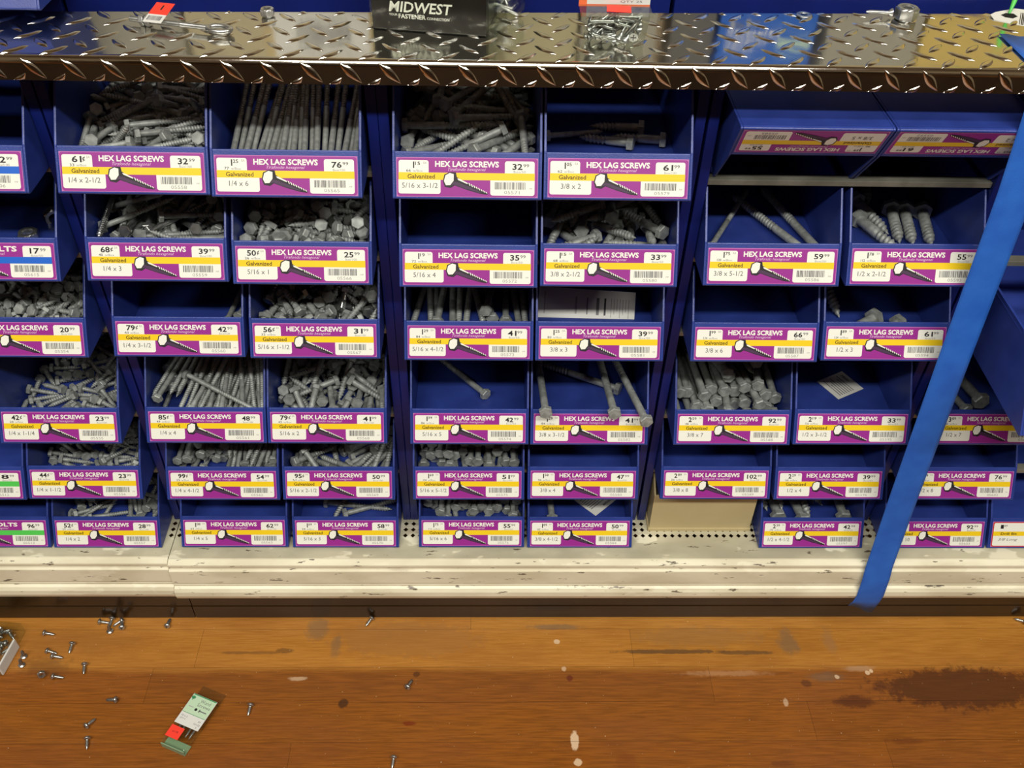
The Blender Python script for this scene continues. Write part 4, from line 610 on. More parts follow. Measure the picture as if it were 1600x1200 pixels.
 '369,12,-253,26,27,-67,-64;593,132,-244,45,-57,46,51;-330,927,-253,23,-47,55,65;-12,1008,-253,18,-19,70,-66;595,1524,-253,9,-67,-28,68;141,1073,-253,68,46,56,-11;-401,420,-253,55,8,72,-41;575,916,-247,50,20,-63,56;-259,1076,-253,67,71,17,16;373,192,-253,32,-38,-62,-60;-316,1216,-253,66,-70,-20,19;-12,528,-250,62,60,34,-37;195,334,-156,44,26,-76,40;204,1188,-238,65,66,-6,38;-171,1290,-246,68,56,36,-30;-585,250,-253,62,-60,42,29;-590,1046,-221,56,28,56,54;-589,899,-240,79,-26,56,-3;501,2,-244,10,-18,72,67;363,1105,-238,68,-67,-1,32;91,701,-179,6,-68,-39,62;454,48,-125,50,-62,-47,-38;-580,409,-173,12,-54,57,-60;268,295,-248,7,0,73,68;115,400,-244,51,-19,61,57;-135,444,-239,70,0,-58,-41;566,1279,-113,58,-66,-44,18;578,1291,-240,44,-27,-53,-68;216,1236,-117,30,39,68,-54;570,1405,-96,54,-46,-70,-2;-116,22,-238,75,-48,-44,-12;225,597,-103,30,-12,-78,-54;-36,72,-138,55,-53,-62,-18;214,866,-105,18,-52,55,63;-28,779,-154,77,-62,6,-11;511,1162,-198,35,54,12,-76;594,943,-127,49,68,46,-28;72,1329,-115,58,-68,23,-39;407,1270,-233,88,-29,-30,-21;-85,1072,-132,49,71,14,-48;475,1613,-252,41,-33,65,55;30,1282,5,37,-70,32,-53;-519,842,-150,14,-28,63,71;294,970,32,41,-34,85,-4;590,1100,-126,12,-60,7,79;600,956,-6,53,82,19,-8;297,1086,21,33,70,-26,-58;-466,1053,-102,64,-62,-40,-23'),
'r4_3a': ('3/8', 178, 0.2912, 0.1980,
 '-166,164,-239,56,-60,39,42;263,288,-245,70,-71,1,-1;582,302,-245,34,-37,61,62;-585,221,-241,38,-40,59,59;-109,2250,-245,35,36,62,-61;419,347,-237,56,-57,43,43;-423,174,-241,61,-62,30,38;-13,412,-237,42,-44,-57,-56;137,456,-237,43,-42,-57,-55;463,277,-124,55,-53,49,42;-253,217,-115,69,-72,5,8;353,576,-141,41,-49,-52,-56;32,601,79,62,-74,1,23;161,2281,-199,50,45,-44,59;357,662,262,8,-5,81,58;-102,677,297,58,-78,-22,-10'),
'r5_0b': ('1/4', 38, -0.4977, 0.0968,
 '167,219,-261,34,36,64,59;345,749,-261,55,-8,73,40;-86,218,-203,56,57,56,22;330,1017,-258,43,71,21,-52;433,847,-190,48,65,-48,34;112,586,-261,20,22,70,65;134,924,-258,20,74,-7,-64;80,1043,-261,64,-12,-72,24;260,870,-192,59,9,-80,7;596,406,-261,35,73,1,-58;25,480,-261,66,-19,71,-18;-192,242,-261,58,-62,-38,36;72,623,-170,56,-11,82,-3;610,202,-200,9,70,-20,-68;327,794,-172,15,80,4,-58;8,982,-130,53,0,80,27;498,555,-224,62,-71,31,11;97,157,-174,20,14,-81,-53;538,215,-130,47,86,2,-22;588,1024,-152,54,-35,-76,5;51,784,-172,27,67,-17,67;65,711,-97,43,37,-80,-19;561,915,-197,25,-70,-12,66;-502,577,-254,55,-16,62,54;-600,-15,-261,60,-62,38,32;609,642,-164,26,-71,-23,61;349,941,-125,44,-51,-61,-42;151,324,-242,56,-42,-40,-59;58,1110,-195,13,-80,-5,-58;499,447,-198,24,-80,7,55'),
'r5_1a': ('1/4', 114, -0.3283, 0.0958,
 '-603,275,-259,60,-60,-39,-36;-348,308,-261,40,-30,65,57;-135,479,-261,61,-61,37,34;-439,174,-175,11,-5,74,66;58,424,-261,60,-63,34,36;392,286,-261,38,-33,64,59;-494,223,-254,8,-16,-70,-69;-289,1480,-254,5,6,-68,73;-38,167,-261,35,-36,-62,-60;-423,1458,-251,18,12,-68,70;200,430,-199,72,-60,25,24;-185,384,-174,49,-50,-52,-49;-76,496,-155,25,-26,69,63;78,1446,-146,69,66,-23,19;183,1406,-37,59,65,-39,30;-600,326,-141,61,-68,-26,-31;-104,1467,-151,22,11,-69,68;-357,1460,-156,68,70,17,-15;-163,449,-89,2,9,73,68;102,1524,37,48,45,59,-48;370,1376,-68,64,71,-24,20;-488,321,-117,27,-29,65,64;-410,1534,-76,48,53,-50,49;370,1285,46,36,38,-68,51;521,232,-128,58,-61,41,35;-601,1459,-150,40,35,59,-61;-413,498,-31,49,-59,-43,-48;-313,344,-73,57,-64,-33,-41;123,1042,74,39,47,-65,45;600,122,-85,15,-13,71,68;310,150,-114,38,-23,67,59;432,294,-136,19,-5,68,71;-230,391,-16,21,-18,-69,-67;6,1458,17,12,11,72,-67;225,1260,36,2,11,-73,68;438,1458,6,60,63,36,-32;281,1412,121,46,49,59,-44;611,1427,0,19,18,70,-67;-65,1352,70,41,38,62,-55;477,1244,82,69,72,-5,-8;599,200,9,38,-36,-60,-61;-35,369,82,10,-1,-70,-70;1,1401,131,55,67,-36,35;530,1274,-39,29,30,64,-65'),
'r5_1b': ('5/16', 63, -0.1847, 0.0965,
 '479,215,-253,68,-72,10,-10;577,510,-167,54,76,-15,-33;-203,762,-244,54,42,59,-42;85,356,-253,39,-72,-5,-57;522,1060,-253,10,57,45,-68;567,1307,-253,14,54,48,-68;10,1477,-74,52,-34,75,-20;74,165,-240,64,-25,63,36;48,99,-126,12,52,-61,-59;-17,561,-229,36,17,66,63;603,1449,-244,66,-70,20,16;-485,370,-253,64,-56,45,25;593,1247,-160,21,-78,-4,59;-314,634,-200,67,58,-40,22;573,667,-175,41,0,-77,49;-599,135,-244,11,-16,71,67;-524,592,-137,13,15,70,-68;589,935,-241,37,61,-3,-70;410,494,-113,65,-72,1,-23;87,898,-157,71,-27,65,2;-461,736,-207,22,-66,-13,-71;-53,692,-193,32,52,-35,-71;587,788,-56,4,-32,63,71'),
'r5_2a': ('5/16', 140, -0.0228, 0.0971,
 '-458,483,-253,36,-34,63,60;-347,385,-253,36,-35,62,60;69,278,-253,64,-58,-41,-29;421,1692,-253,70,71,-6,-6;587,162,-253,34,-37,-61,-61;-590,366,-253,60,-62,35,36;-26,142,-253,70,-71,-6,6;261,188,-253,30,-41,-59,-63;381,257,-244,67,-71,-9,-18;-162,205,-250,41,-30,-62,-60;-86,502,-147,33,-29,68,58;355,481,-141,3,4,-74,-68;473,336,-177,33,-40,59,63;-380,484,-132,22,-33,66,63;-238,237,-135,6,5,73,68;363,389,-25,62,-66,34,26;-574,475,-149,71,-71,1,-2;18,591,-78,4,-4,74,67;261,537,-47,29,-33,67,60;-185,328,-42,61,-69,-31,-24;-63,520,3,65,-76,-2,1;204,491,56,52,-60,-47,-38;476,519,-76,1,-6,-72,-69;-490,376,-91,51,-49,52,48;-374,342,-15,68,-73,-4,-7;118,539,-18,58,-64,36,34;594,516,-21,36,-42,-62,-56;-596,1769,-68,72,68,-9,9;-476,485,12,39,-45,-57,-57;493,464,30,16,-19,-71,-66'),
'r6_0b': ('1/4', 51, -0.4977, -0.0012,
 '564,1407,-261,10,57,45,-68;559,155,-261,22,-48,54,65;387,380,-186,61,-71,32,14;185,829,-261,24,47,-56,64;292,333,-261,68,-72,-12,12;-22,672,-261,59,1,-73,35;23,826,-261,67,71,15,14;-609,331,-261,10,-68,27,-68;-62,924,-253,36,-62,39,-58;-429,531,-261,35,-73,-1,-59;-590,530,-261,25,26,68,64;-117,1030,-261,65,-15,71,-21;-500,407,-202,33,-41,57,62;508,943,-255,76,30,-57,-2;451,951,-165,51,69,32,-40;599,604,-251,67,53,27,-44;-564,877,-122,26,-7,77,-57;-377,504,-124,55,-59,-43,-40;-7,1116,-152,20,64,-30,68;484,417,-173,3,6,79,61;316,1032,-51,36,78,-18,48;542,599,-138,1,38,-58,-72;-592,110,-248,74,-29,59,18;-28,723,-160,42,31,-74,42;182,270,-253,41,-20,-64,-62;522,490,-115,60,-52,-58,15'),
'r6_1b': ('5/16', 76, -0.1859, -0.0004,
 '586,855,-253,50,52,-50,-48;73,934,-177,61,54,-53,24'),
'r6_2a': ('5/16', 152, -0.0198, 0.0003,
 '-472,1731,-253,33,38,-60,62;-217,207,-253,4,4,-71,-70;90,438,-253,41,-30,-65,-57;207,235,-253,60,-62,-35,-36;594,334,-253,70,-71,1,-1;-505,485,-249,38,-32,60,63;-12,348,-253,6,6,-71,-70;130,383,-144,14,-14,73,66;479,404,-253,62,-61,37,34;-428,322,-192,58,-55,45,41;-143,471,-245,68,-71,7,16;332,434,-253,70,-71,2,-2;-527,425,-138,65,-71,-22,-16;-332,214,-175,25,-22,68,66;558,225,-146,69,-71,9,10;-591,369,-47,56,-51,51,40;-220,379,-151,69,-71,10,8;448,511,-156,23,-25,-68,-65;603,417,-59,47,-53,-52,-48;-83,416,-150,66,-70,20,19;-118,363,-45,32,-29,67,60;341,378,-145,54,-56,46,42;407,459,-55,3,2,73,68'),
'r6_3b': ('1/2', 114, 0.4348, -0.0010,
 '-553,1529,-220,58,63,-35,38;117,1651,-218,60,59,41,-35;-35,1400,-222,38,32,64,-58;-294,1541,-208,68,71,15,-12;-171,1447,-87,64,72,3,24;-432,1425,-110,62,58,-42,33')}
def decode(txt):
    out = []
    for s in txt.split(';'):
        a = [int(v) for v in s.split(',')]; out.append((Vector(a[:3])/10000, Quaternion([v/100 for v in a[3:]]).normalized()))
    return out
def describe(items):
    # pose and place in words for every screw of one bin
    ws = []
    for p, q in items:
        d = q @ Vector((0, 0, 1)); mid = p+d*.03
        lean = ' leaning left' if d.x*(1 if d.y > 0 else -1) < -.22 else (' leaning right' if d.x*(1 if d.y > 0 else -1) > .22 else ' straight')
        if d.y < -.62: pose = 'tip out'+lean
        elif d.y > .62: pose = 'head out'+lean
        else: pose = 'lying across with head '+('left' if d.x > 0 else 'right')
        if abs(d.z) > .55: pose = 'steeply tilted '+('head down' if d.z > 0 else 'head up')
        third = 'left side' if mid.x < -.022 else ('middle' if mid.x < .022 else 'right side')
        near = 'front' if min(p.y, (p+d*.05).y) < .055 else 'back'
        ws.append('%s at %s %s' % (pose, near, third))
    out = list(ws)
    for kx in set(ws):
        idx = [i for i, v in enumerate(ws) if v == kx]
        if 1 < len(idx) <= 7:
            idx.sort(key=lambda i: -items[i][0].z)
            for nme, i in zip({2: ('upper', 'lower'), 3: ('upper', 'middle', 'lower'), 4: ('topmost', 'upper', 'lower', 'lowest'), 5: ('topmost', 'upper', 'middle', 'lower', 'lowest'), 6: ('topmost', 'second highest', 'third highest', 'third lowest', 'second lowest', 'lowest'), 7: ('topmost', 'second highest', 'third highest', 'middle', 'third lowest', 'second lowest', 'lowest')}[len(idx)], idx): out[i] = nme+' '+ws[i]
    return out
SHINY = {'r3_1b': 1, 'r2_1a': 1}
for key, (size, L, bx, bz, sku, txt) in DATA.items():
    items = decode(txt)
    for i, ((p, q), wv) in enumerate(zip(items, describe(items))):
        lag(size, L/1000, p+Vector((bx, 0, bz)), q, '%s, lag screw in the %s bin' % (wv, size_words(sku)), 'lag screws in the %s bin' % size_words(sku), 'zinc' if key in SHINY and (i*7) % 5 < 2 else 'galvanized')
# the many more lag screws half buried in the heaps
mb = MB()
for key, (size, L, bx, bz, txt) in REST.items():
    sh, hd = screw_meshes(size, L/1000)
    geo = [([v.co.copy() for v in me.vertices], [tuple(p.vertices) for p in me.polygons], [p.use_smooth for p in me.polygons]) for me in (sh, hd)]
    k = mb.mi('galvanized')
    for p, q in decode(txt):
        o_ = p+Vector((bx, 0, bz)); R3 = q.to_matrix()
        for vs, fs, sm in geo:
            n0 = len(mb.v); mb.v += [tuple(R3 @ v + o_) for v in vs]; mb.f += [tuple(i+n0 for i in f) for f in fs]; mb.m += [k]*len(fs); mb.smooth += sm
me = bpy.data.meshes.new('lag_screws'); me.from_pydata(mb.v, [], mb.f); me.materials.append(M['galvanized']); me.polygons.foreach_set('use_smooth', mb.smooth); me.update()
o = link('lag_screws', me); o['kind'] = 'stuff'; tag(o, 'further grey lag screws half buried in the heaps of the blue bins', 'screws')
def lag_line(size, L, head, to, label, group=None, mn='galvanized', roll=.3):
    h = Vector(head); d = (Vector(to)-h).normalized()
    return lag(size, L, h, d.to_track_quat('Z', 'Y') @ Quaternion((0, 0, 1), roll), label, group, mn)
def lag_rest(size, L, h, t, F, label, group=None, mn='galvanized'):      # head corner and tip both on the floor F
    d, af, hh = SZ[size]; u = (Vector(t)-Vector(h)).normalized()*L
    return lag_line(size, L, (h[0], h[1], F+af/2+.0004), (h[0]+u.x, h[1]+u.y, F+d*.5), label, group, mn, roll=-PI/6)
rnd = random.Random(21); g = 'long lag screws standing in the quarter-by-six bin'
ORD = ('first', 'second', 'third', 'fourth', 'fifth', 'sixth', 'seventh', 'eighth', 'ninth', 'tenth', 'eleventh')
for j in range(2):
    for i in range(11-j):
        x = -.1875-.0585+.0117*(i+j*.5); a = math.radians((24 if j == 0 else 29)+rnd.uniform(-.8, .8)+(3 if i % 3 == 1 else 0)); b_ = .05+.10*math.sin(i*.75+j*.3)
        b_ = min(b_, (.0655-abs(x+.1875)*(1 if x > -.1875 else 0))/.13)
        y = .0102+j*.0165; z = .5292-.0230+j*.001
        lag_line('1/4', .146, (x, y, z), (x+b_*.1, y+math.cos(a)*.1, z+math.sin(a)*.1), '%s from the left in the %s row of screws leaning up in the quarter-by-six bin' % (ORD[i], 'front' if j == 0 else 'back'), g, roll=rnd.random())
g = 'loose screws in the bin marked 3/8 x 2'
lag_rest('3/8', .051, (.141, .079), (.093, .095), 0.4978, 'thick lag screw lying across the 3/8 x 2 bin, head right, nearer of two', g)
lag_rest('3/8', .051, (.175, .086), (.139, .094), 0.4978, 'rightmost lag screw in the 3/8 x 2 bin, head against right side', g)
lag_rest('3/8', .051, (.156, .112), (.105, .120), 0.4978, 'lag screw at the shaded back of the 3/8 x 2 bin', g)
lag_rest('1/4', .060, (.062, .095), (.110, .108), 0.4978, 'thin lag screw at left of the 3/8 x 2 bin, head left', g)
g = 'very thick screws in the half-by-two-and-a-half bin'
for hd_, tp_, lb in (((.4172, .1268, .4118), (.4348, .0666, .4068), 'thick screw second from the left, tip out, in the half-by-two-and-a-half bin'), ((.4100, .0890, .4104), (.4350, .0350, .4066), 'thick screw with its head against the left wall, half-by-two-and-a-half bin'),
                     ((.4515, .1110, .4118), (.4413, .0482, .4066), 'longest showing thick screw, tip out, middle of the half-by-two-and-a-half bin'), ((.4655, .1080, .4118), (.4550, .0460, .4066), 'thick screw right of the longest one in the half-by-two-and-a-half bin'),
                     ((.4850, .1060, .4118), (.4740, .0440, .4066), 'last thick screw on the right in the half-by-two-and-a-half bin'), ((.4420, .1900, .4118), (.4330, .1360, .4066), 'thick screw in the dark at the back of the half-by-two-and-a-half bin')):
    lag_rest('1/2', .063, hd_[:2], tp_[:2], .4008, lb, g)
g = 'screws in the bin marked 3/8 x 5-1/2'
lag_rest('1/4', .140, (.236, .040), (.300, .160), 0.4008, 'thin lag screw slanting across left of the 3/8 x 5-1/2 bin', g)
lag_rest('3/8', .140, (.338, .022), (.278, .150), 0.4008, 'thick lag screw slanting across the middle of the 3/8 x 5-1/2 bin', g)
lag_rest('3/8', .140, (.350, .030), (.318, .160), 0.4008, 'thick lag screw at right of the 3/8 x 5-1/2 bin', g)
g = 'screws in the bin marked 1/4 x 3-1/2'
lag_rest('1/4', .089, (-.291, .035), (-.284, .12), 0.2996, 'dark lag screw lying along the right wall of the 1/4 x 3-1/2 bin', g)
lag_rest('1/4', .089, (-.279, .045), (-.271, .12), 0.2996, 'lag screw squeezed nearest the right wall of the 1/4 x 3-1/2 bin', g)
lag_rest('5/16', .127, (-.004, .062), (-.075, .145), 0.1652, 'single lag screw in the 5/16 x 5 bin, head towards the front')
g = 'huge screws in the half-by-seven bin'
lag_line('1/2', .178, (.6065, .041, .1862), (.5900, .150, .1765), 'huge half-by-seven screw, head out, beside the blue tape', g, roll=.2)
lag_line('3/8', .178, (.5905, .036, .1752), (.5640, .150, .1730), 'thinner screw lying under the huge one in the half-by-seven bin', g)
g = 'long screws hanging over the front of the 3/8 x 3-1/2 bin'
lag_line('3/8', .178, (.0675, -.010, .2115), (.062, .150, .183), 'long thin lag screw hanging its head over the lip, farthest from the other two', g)
lag_line('3/8', .178, (.147, -.011, .2120), (.139, .150, .187), 'long lag screw with head covering the last letter of a bin label', g)
lag_line('3/8', .200, (.1828, -.020, .2085), (.150, .150, .192), 'longest lag screw with pale head hanging over the right end of a label', g)
lag_rest('3/8', .150, (.161, .072), (.060, .125), 0.1652, 'lag screw lying slantwise on the floor behind the three hanging ones', g)
lag_rest('3/8', .114, (.089, .026), (.085, .12), -0.0326, 'single lag screw lying at left of the 3/8 x 4-1/2 bin')
lag_rest('5/16', .089, (-.218, .052), (-.155, .045), -0.0326, 'lag screw lying across the 5/16 x 3 bin, tip to the right')
# ------------------------------------------------------------------ printed cards left in bins
def card(corners, label, lines, thick=.0003):
    mb = MB(); c = [Vector(v) for v in corners]; c[2] = c[1]+c[3]-c[0]; nrm = (c[1]-c[0]).cross(c[3]-c[0]).normalized()
    if nrm.z < 0: nrm = -nrm
    U = (c[1]-c[0]); V = (c[3]-c[0]); lu = U.length*1000; lv = V.length*1000
    vs = c+[v-nrm*thick for v in c]
    mb.add(vs, [(0, 1, 2, 3), (7, 6, 5, 4), (0, 1, 5, 4), (1, 2, 6, 5), (2, 3, 7, 6), (3, 0, 4, 7)], 'paper')
    F = Flat(mb, lambda u, v, l: c[0]+U*(u/lu)+V*(v/lv)+nrm*(l*.00007))
    lines(F, lu, lv); o = mb.build('printed_card'); return tag(o, label, 'card')
def strip_lines(F, lu, lv):
    F.rect(lu*.06, lv*.15, lu*.07, lv*.85, 'ink_pale', 1)
    for u, wv, m_ in ((.38, .02, 'ink_pale'), (.50, .012, 'ink_grey'), (.60, .03, 'ink_grey'), (.68, .02, 'ink_black')): F.rect(lu*u, lv*.25, lu*(u+wv), lv*.8, m_, 1)
    for k in range(7): F.rect(lu*(.75+k*.03), lv*.25, lu*(.758+k*.03), lv*(.85-.1*(k % 3)), 'ink_pale', 1)
card([(.059, .080, .3235), (.170, .074, .3200), (.172, .052, .2962), (.057, .056, .2968)], 'long printed paper strip leaning in the 3/8 x 3 bin', strip_lines)
def para(F, lu, lv):
    F.text('WARNING', lu*.50, lv*.10, lu*.86, lv*.20, 'ink_black', 1, .02)
    for k in range(7): F.rect(lu*.10, lv*(.30+k*.085), lu*(.9-.12*(k % 3)), lv*(.33+k*.085), 'ink_grey', 1)
card([(.479, .078, .1682), (.461, .112, .1676), (.424, .094, .1676), (.441, .058, .1682)], 'white card of small print lying in the empty 1/2 x 3-1/2 bin', para)
card([(.150, .034, -.0318), (.182, .064, -.0318), (.155, .093, -.0318), (.122, .062, -.0318)], 'white card of small print lying in the 3/8 x 4-1/2 bin', para)
# ------------------------------------------------------------------ beige bin on the deck
r = thing('box_bin', 'open beige box bin standing on the deck below the 3/8 x 8 bin', 'bin', (.2895, .012, DECK))
mb = MB(); t_ = .0025; hwb = .0690; H_ = .0885; D_ = .192
mb.prism([(0, .004), (.0025, .004), (.0055, H_-.02), (.0030, H_-.02)], -hwb, hwb, 'beige_plastic')
for s in (-1, 1):
    x0, x1 = sorted((s*hwb, s*(hwb-t_)))
    mb.prism([(.0005, .004), (D_, .004), (D_, H_), (.035, H_), (.0030, H_-.02)], x0, x1, 'beige_plastic')
mb.prism([(D_-t_, .004), (D_, .004), (D_, H_), (D_-t_, H_)], -hwb, hwb, 'beige_plastic')
mb.box((-hwb-.0012, -.0012, 0), (hwb+.0012, D_+.001, .006), 'beige_plastic'); mb.build('bin_body', r, .0006)
# ------------------------------------------------------------------ things on the tread plate
TOP = SHELF+.0003
def frame(loc, rz): return Matrix.Translation(loc) @ Matrix.Rotation(rz, 4, 'Z')
# black carton
yaw = math.atan2(.036-.0509, .1014)
r = thing('screw_box', 'black carton with large white lettering standing on the tread plate', 'box', (-.1041, .0509, TOP+.0004), (0, 0, yaw))
mb = MB(); mb.box((0, 0, 0), (.1022, .075, .075), 'box_black'); mb.build('carton', r, .0008)
mb = MB(); F = Flat(mb, lambda u, v, l: Vector((u/1000, -.00015-l*.00005, (75-v)/1000)))
F.text('MIDWEST', 15.6, 49.6, 72.5, 59.0, 'label_white', 1, .018, .18)
F.text('YOUR', 15.6, 60.4, 23.2, 62.4, 'label_white', 1, .01); F.text('FASTENER', 24.2, 60.4, 48.5, 64.4, 'label_white', 1, .02); F.text('CONNECTION', 49.6, 61.9, 69.5, 64.2, 'label_white', 1, .01)
mb.build('lettering', r)
mb = MB(); mb.box((-.0012, -.0012, 0), (.1046, .078, .0765), 'clear_plastic')
mb.box((.1046, .0, 0), (.112, .07, .060), 'clear_plastic'); o = mb.build('clear_wrap', r); o['label'] = 'clear shrink wrap around the carton'
# clear hanging pack of zinc screws
def wood_screw_meshes():
    mb = MB(); n = 8; R = .0017; L_ = .025; rg = []
    prof = [(-.0, .0042), (.0008, .0042), (.0034, .0017), (.006, .0016)]
    for z, q in prof: rg.append([(q*math.cos(i*2*PI/n), q*math.sin(i*2*PI/n), z) for i in range(n)])
    for k in range(28):
        z = .007+k*.00064; q = (.0019 if k % 2 else .0013)*min(1, (.0256-z)/.005+.1); rg.append([(q*math.cos(i*2*PI/n), q*math.sin(i*2*PI/n), z) for i in range(n)])
    mb.rings(rg, 'zinc', True, True)
    for a in (0, PI/2):
        M_ = Matrix.Rotation(a, 4, 'Z'); mb.box((-.0026, -.0005, -.00006), (.0026, .0005, .0001), 'ink_black', M_)
    return mb.mesh('wood_screw')
WS = wood_screw_meshes()
r = thing('screw_pack', 'small clear hang pack of bright zinc screws with red price sticker', 'screw pack', (.1085, .0145, TOP+.0004), (0, 0, .0))
def shell(mb, w0, w1, d0, d1, h, t_, mn, y0=0):     # tapered tray open at top
    for (a, b_, c_, e) in (((-w0, 0), (w0, 0), (w1, -(d1-d0)/2), (-w1, -(d1-d0)/2)),): pass
    q0 = [(-w0, y0, 0), (w0, y0, 0), (w0, y0+d0, 0), (-w0, y0+d0, 0)]; q1 = [(-w1, y0-(d1-d0)*.2, h), (w1, y0-(d1-d0)*.2, h), (w1, y0+d1, h), (-w1, y0+d1, h)]
    mb.add(q0+q1, [(3, 2, 1, 0), (0, 1, 5, 4), (1, 2, 6, 5), (2, 3, 7, 6), (3, 0, 4, 7)], mn)
mb = MB(); shell(mb, .0255, .0285, .020, .022, .028, .001, 'clear_plastic'); mb.build('clear_tray', r)
mb = MB(); mb.box((-.031, -.004, .028), (.031, .0225, .0288), 'clear_plastic'); mb.build('clear_flange', r)
mb = MB(); mb.box((-.031, .0229, .0272), (.031, .0234, .057), 'orange_card'); F = Flat(mb, lambda u, v, l: Vector((u/1000-.031, .0229-l*.00007, .0572-v/1000)))
F.rect(7, 0, 62, 28.0, 'paper', 1); F.text('ZINC WOOD SCREWS', 9, 20, 40, 22.5, 'orange_card', 2); F.text('QTY 25', 36, 24.5, 55, 26.8, 'ink_grey', 2); mb.build('header_card', r)
mb = MB(); mb.box((-.0105, -.0075, .0290), (.0105, .0075, .0293), 'red_sticker', Matrix.Translation((.003, .0125, 0)) @ Matrix.Rotation(-.10, 4, 'Z')); mb.build('price_sticker', r)
rnd = random.Random(7)
for k in range(26):
    x = rnd.uniform(-.021, .021); y = .004+rnd.random()*.013; z = .004+.0029*(k//3)*.85
    a = rnd.choice((.15, .5, .8, -.4, 1.2, 2.7, 3.1)); dr = Vector((math.cos(a), rnd.uniform(-.25, .25), math.sin(a)*.7)).normalized()
    if k == 7: x, y, z, dr = .0165, .0022, .0085, Vector((0, 1, .1)).normalized()
    hx = dr*.0125; c0 = Vector((max(-.0225+abs(hx.x), min(.0225-abs(hx.x), x)), max(.003+abs(hx.y), min(.017-abs(hx.y), y)), max(.003+abs(hx.z), min(.0265-abs(hx.z), z)))) if k != 7 else Vector((x, y, z))+hx
    o = link('wood_screw', WS); o.rotation_mode = 'QUATERNION'; o.rotation_quaternion = dr.to_track_quat('Z', 'Y'); o.location = Vector((.1085, .0145, TOP+.0004))+c0-hx
    tag(o, 'bright zinc cross head screw packed in the clear hang pack' if k != 7 else 'zinc screw in the hang pack showing its cross head to the aisle', 'screw', 'zinc screws in the clear hang pack')
# hex nuts
def nut_mesh(af, h, bore):
    mb = MB(); n = 24; R = af/2/math.cos(PI/6); out = []
    def hx(i, q=1.):
        a = i*2*PI/n; k = (a+PI/6) % (PI/3)-PI/6; rr = af/2/math.cos(k); return (rr*q*math.cos(a), rr*q*math.sin(a))
    def loop(f, z): return [(*f(i), z) for i in range(n)]
    cr = lambda rr: (lambda i: (rr*math.cos(i*2*PI/n), rr*math.sin(i*2*PI/n)))
    L_ = [loop(cr(bore), 0), loop(cr(af*.48), 0), loop(hx, h*.12), loop(hx, h*.88), loop(cr(af*.48), h), loop(cr(bore*1.05), h), loop(cr(bore*.95), h*.85), loop(cr(bore*.95), h*.15), loop(cr(bore), 0)]
    mb.rings(L_, 'zinc', False, False); return mb.mesh('hex_nut')
NUT = nut_mesh(.019, .011, .0058); NUTS = nut_mesh(.011, .0055, .0033)
o = link('hex_nut', NUT); o.location = (.392, .094, TOP+.0005); o.rotation_euler = (0, 0, .2); tag(o, 'large steel hex nut on the tread plate beside a small screw', 'nut')
o = link('hex_nut', NUT); o.location = (-.202, .076, TOP+.0005); o.scale = (.6, .6, .6); tag(o, 'small steel hex nut on the tread plate left of the black carton', 'nut')
o = link('wood_screw', WS); o.location = (.3795, .0965, TOP+.0048); o.rotation_euler = (PI/2, 0, -PI/2-.08); tag(o, 'zinc screw lying against the large hex nut on the tread plate', 'screw')
mb = MB(); mb.tube([(math.cos(a)*.0055, math.sin(a)*.0055, .001) for a in (i*2*PI/20 for i in range(20))], .0022, 'zinc', 8, True)
o = mb.build('flat_washer'); o.location = (.297, .098, TOP+.0007); o.scale = (1, 1, .4); tag(o, 'small flat washer lying on the tread plate by the blue tub', 'washer')
# eye bolt
r = thing('eye_bolt', 'zinc eye bolt with nut lying on the tread plate at left', 'eye bolt', (-.319, .0535, TOP+.0045), (0, 0, math.atan2(-.024, .097)))
mb = MB(); rg = []; n = 10
for k in range(70):
    z = k*.0007; q = .0026 if k % 2 else .0021; rg.append([(z, q*math.cos(i*2*PI/n), q*math.sin(i*2*PI/n)) for i in range(n)])
rg += [[(z, .0024*math.cos(i*2*PI/n), .0024*math.sin(i*2*PI/n)) for i in range(n)] for z in (.0495, .076)]
mb.rings(rg, 'zinc'); mb.build('threaded_rod', r)
mb = MB(); mb.tube([(.0855-.0105*math.cos(a), -.0065*math.sin(a), 0) for a in (i*2*PI/24 for i in range(24))], .0023, 'zinc', 10, True); mb.build('eye', r)
o = link('hex_nut', NUTS, r); o.location = (.010, 0, 0); o.rotation_euler = (0, PI/2, 0); o.scale = (.8, .8, .8)
o = link('hex_nut', NUTS, r); o.location = (.0155, 0, 0); o.rotation_euler = (0, PI/2, 0); o.scale = (.8, .8, .8)
mb = MB()
Mx = Matrix.Translation((-.2905, .053, TOP+.0105)) @ Matrix.Rotation(-.22, 4, 'Z') @ Matrix.Rotation(math.radians(12), 4, 'X')
for (a, b_, mn) in (((-.010, -.004, 0), (.0075, .014, .0003), 'red_sticker'), ((-.010, -.016, 0), (.0075, -.004, .0003), 'paper')): mb.box(a, b_, mn, Mx)
F = Flat(mb, lambda u, v, l: Mx @ Vector((u/1000-.010, .014-v/1000, .0003+l*.00008)))
F.text('1', 8, 4, 9.5, 11, 'ink_black', 1, .03); F.bars(2, 20.5, 15.5, 27, 'tagc', 'ink_grey', 1)
o = mb.build('price_tag'); tag(o, 'red and white price tag standing over the eye bolt', 'tag')
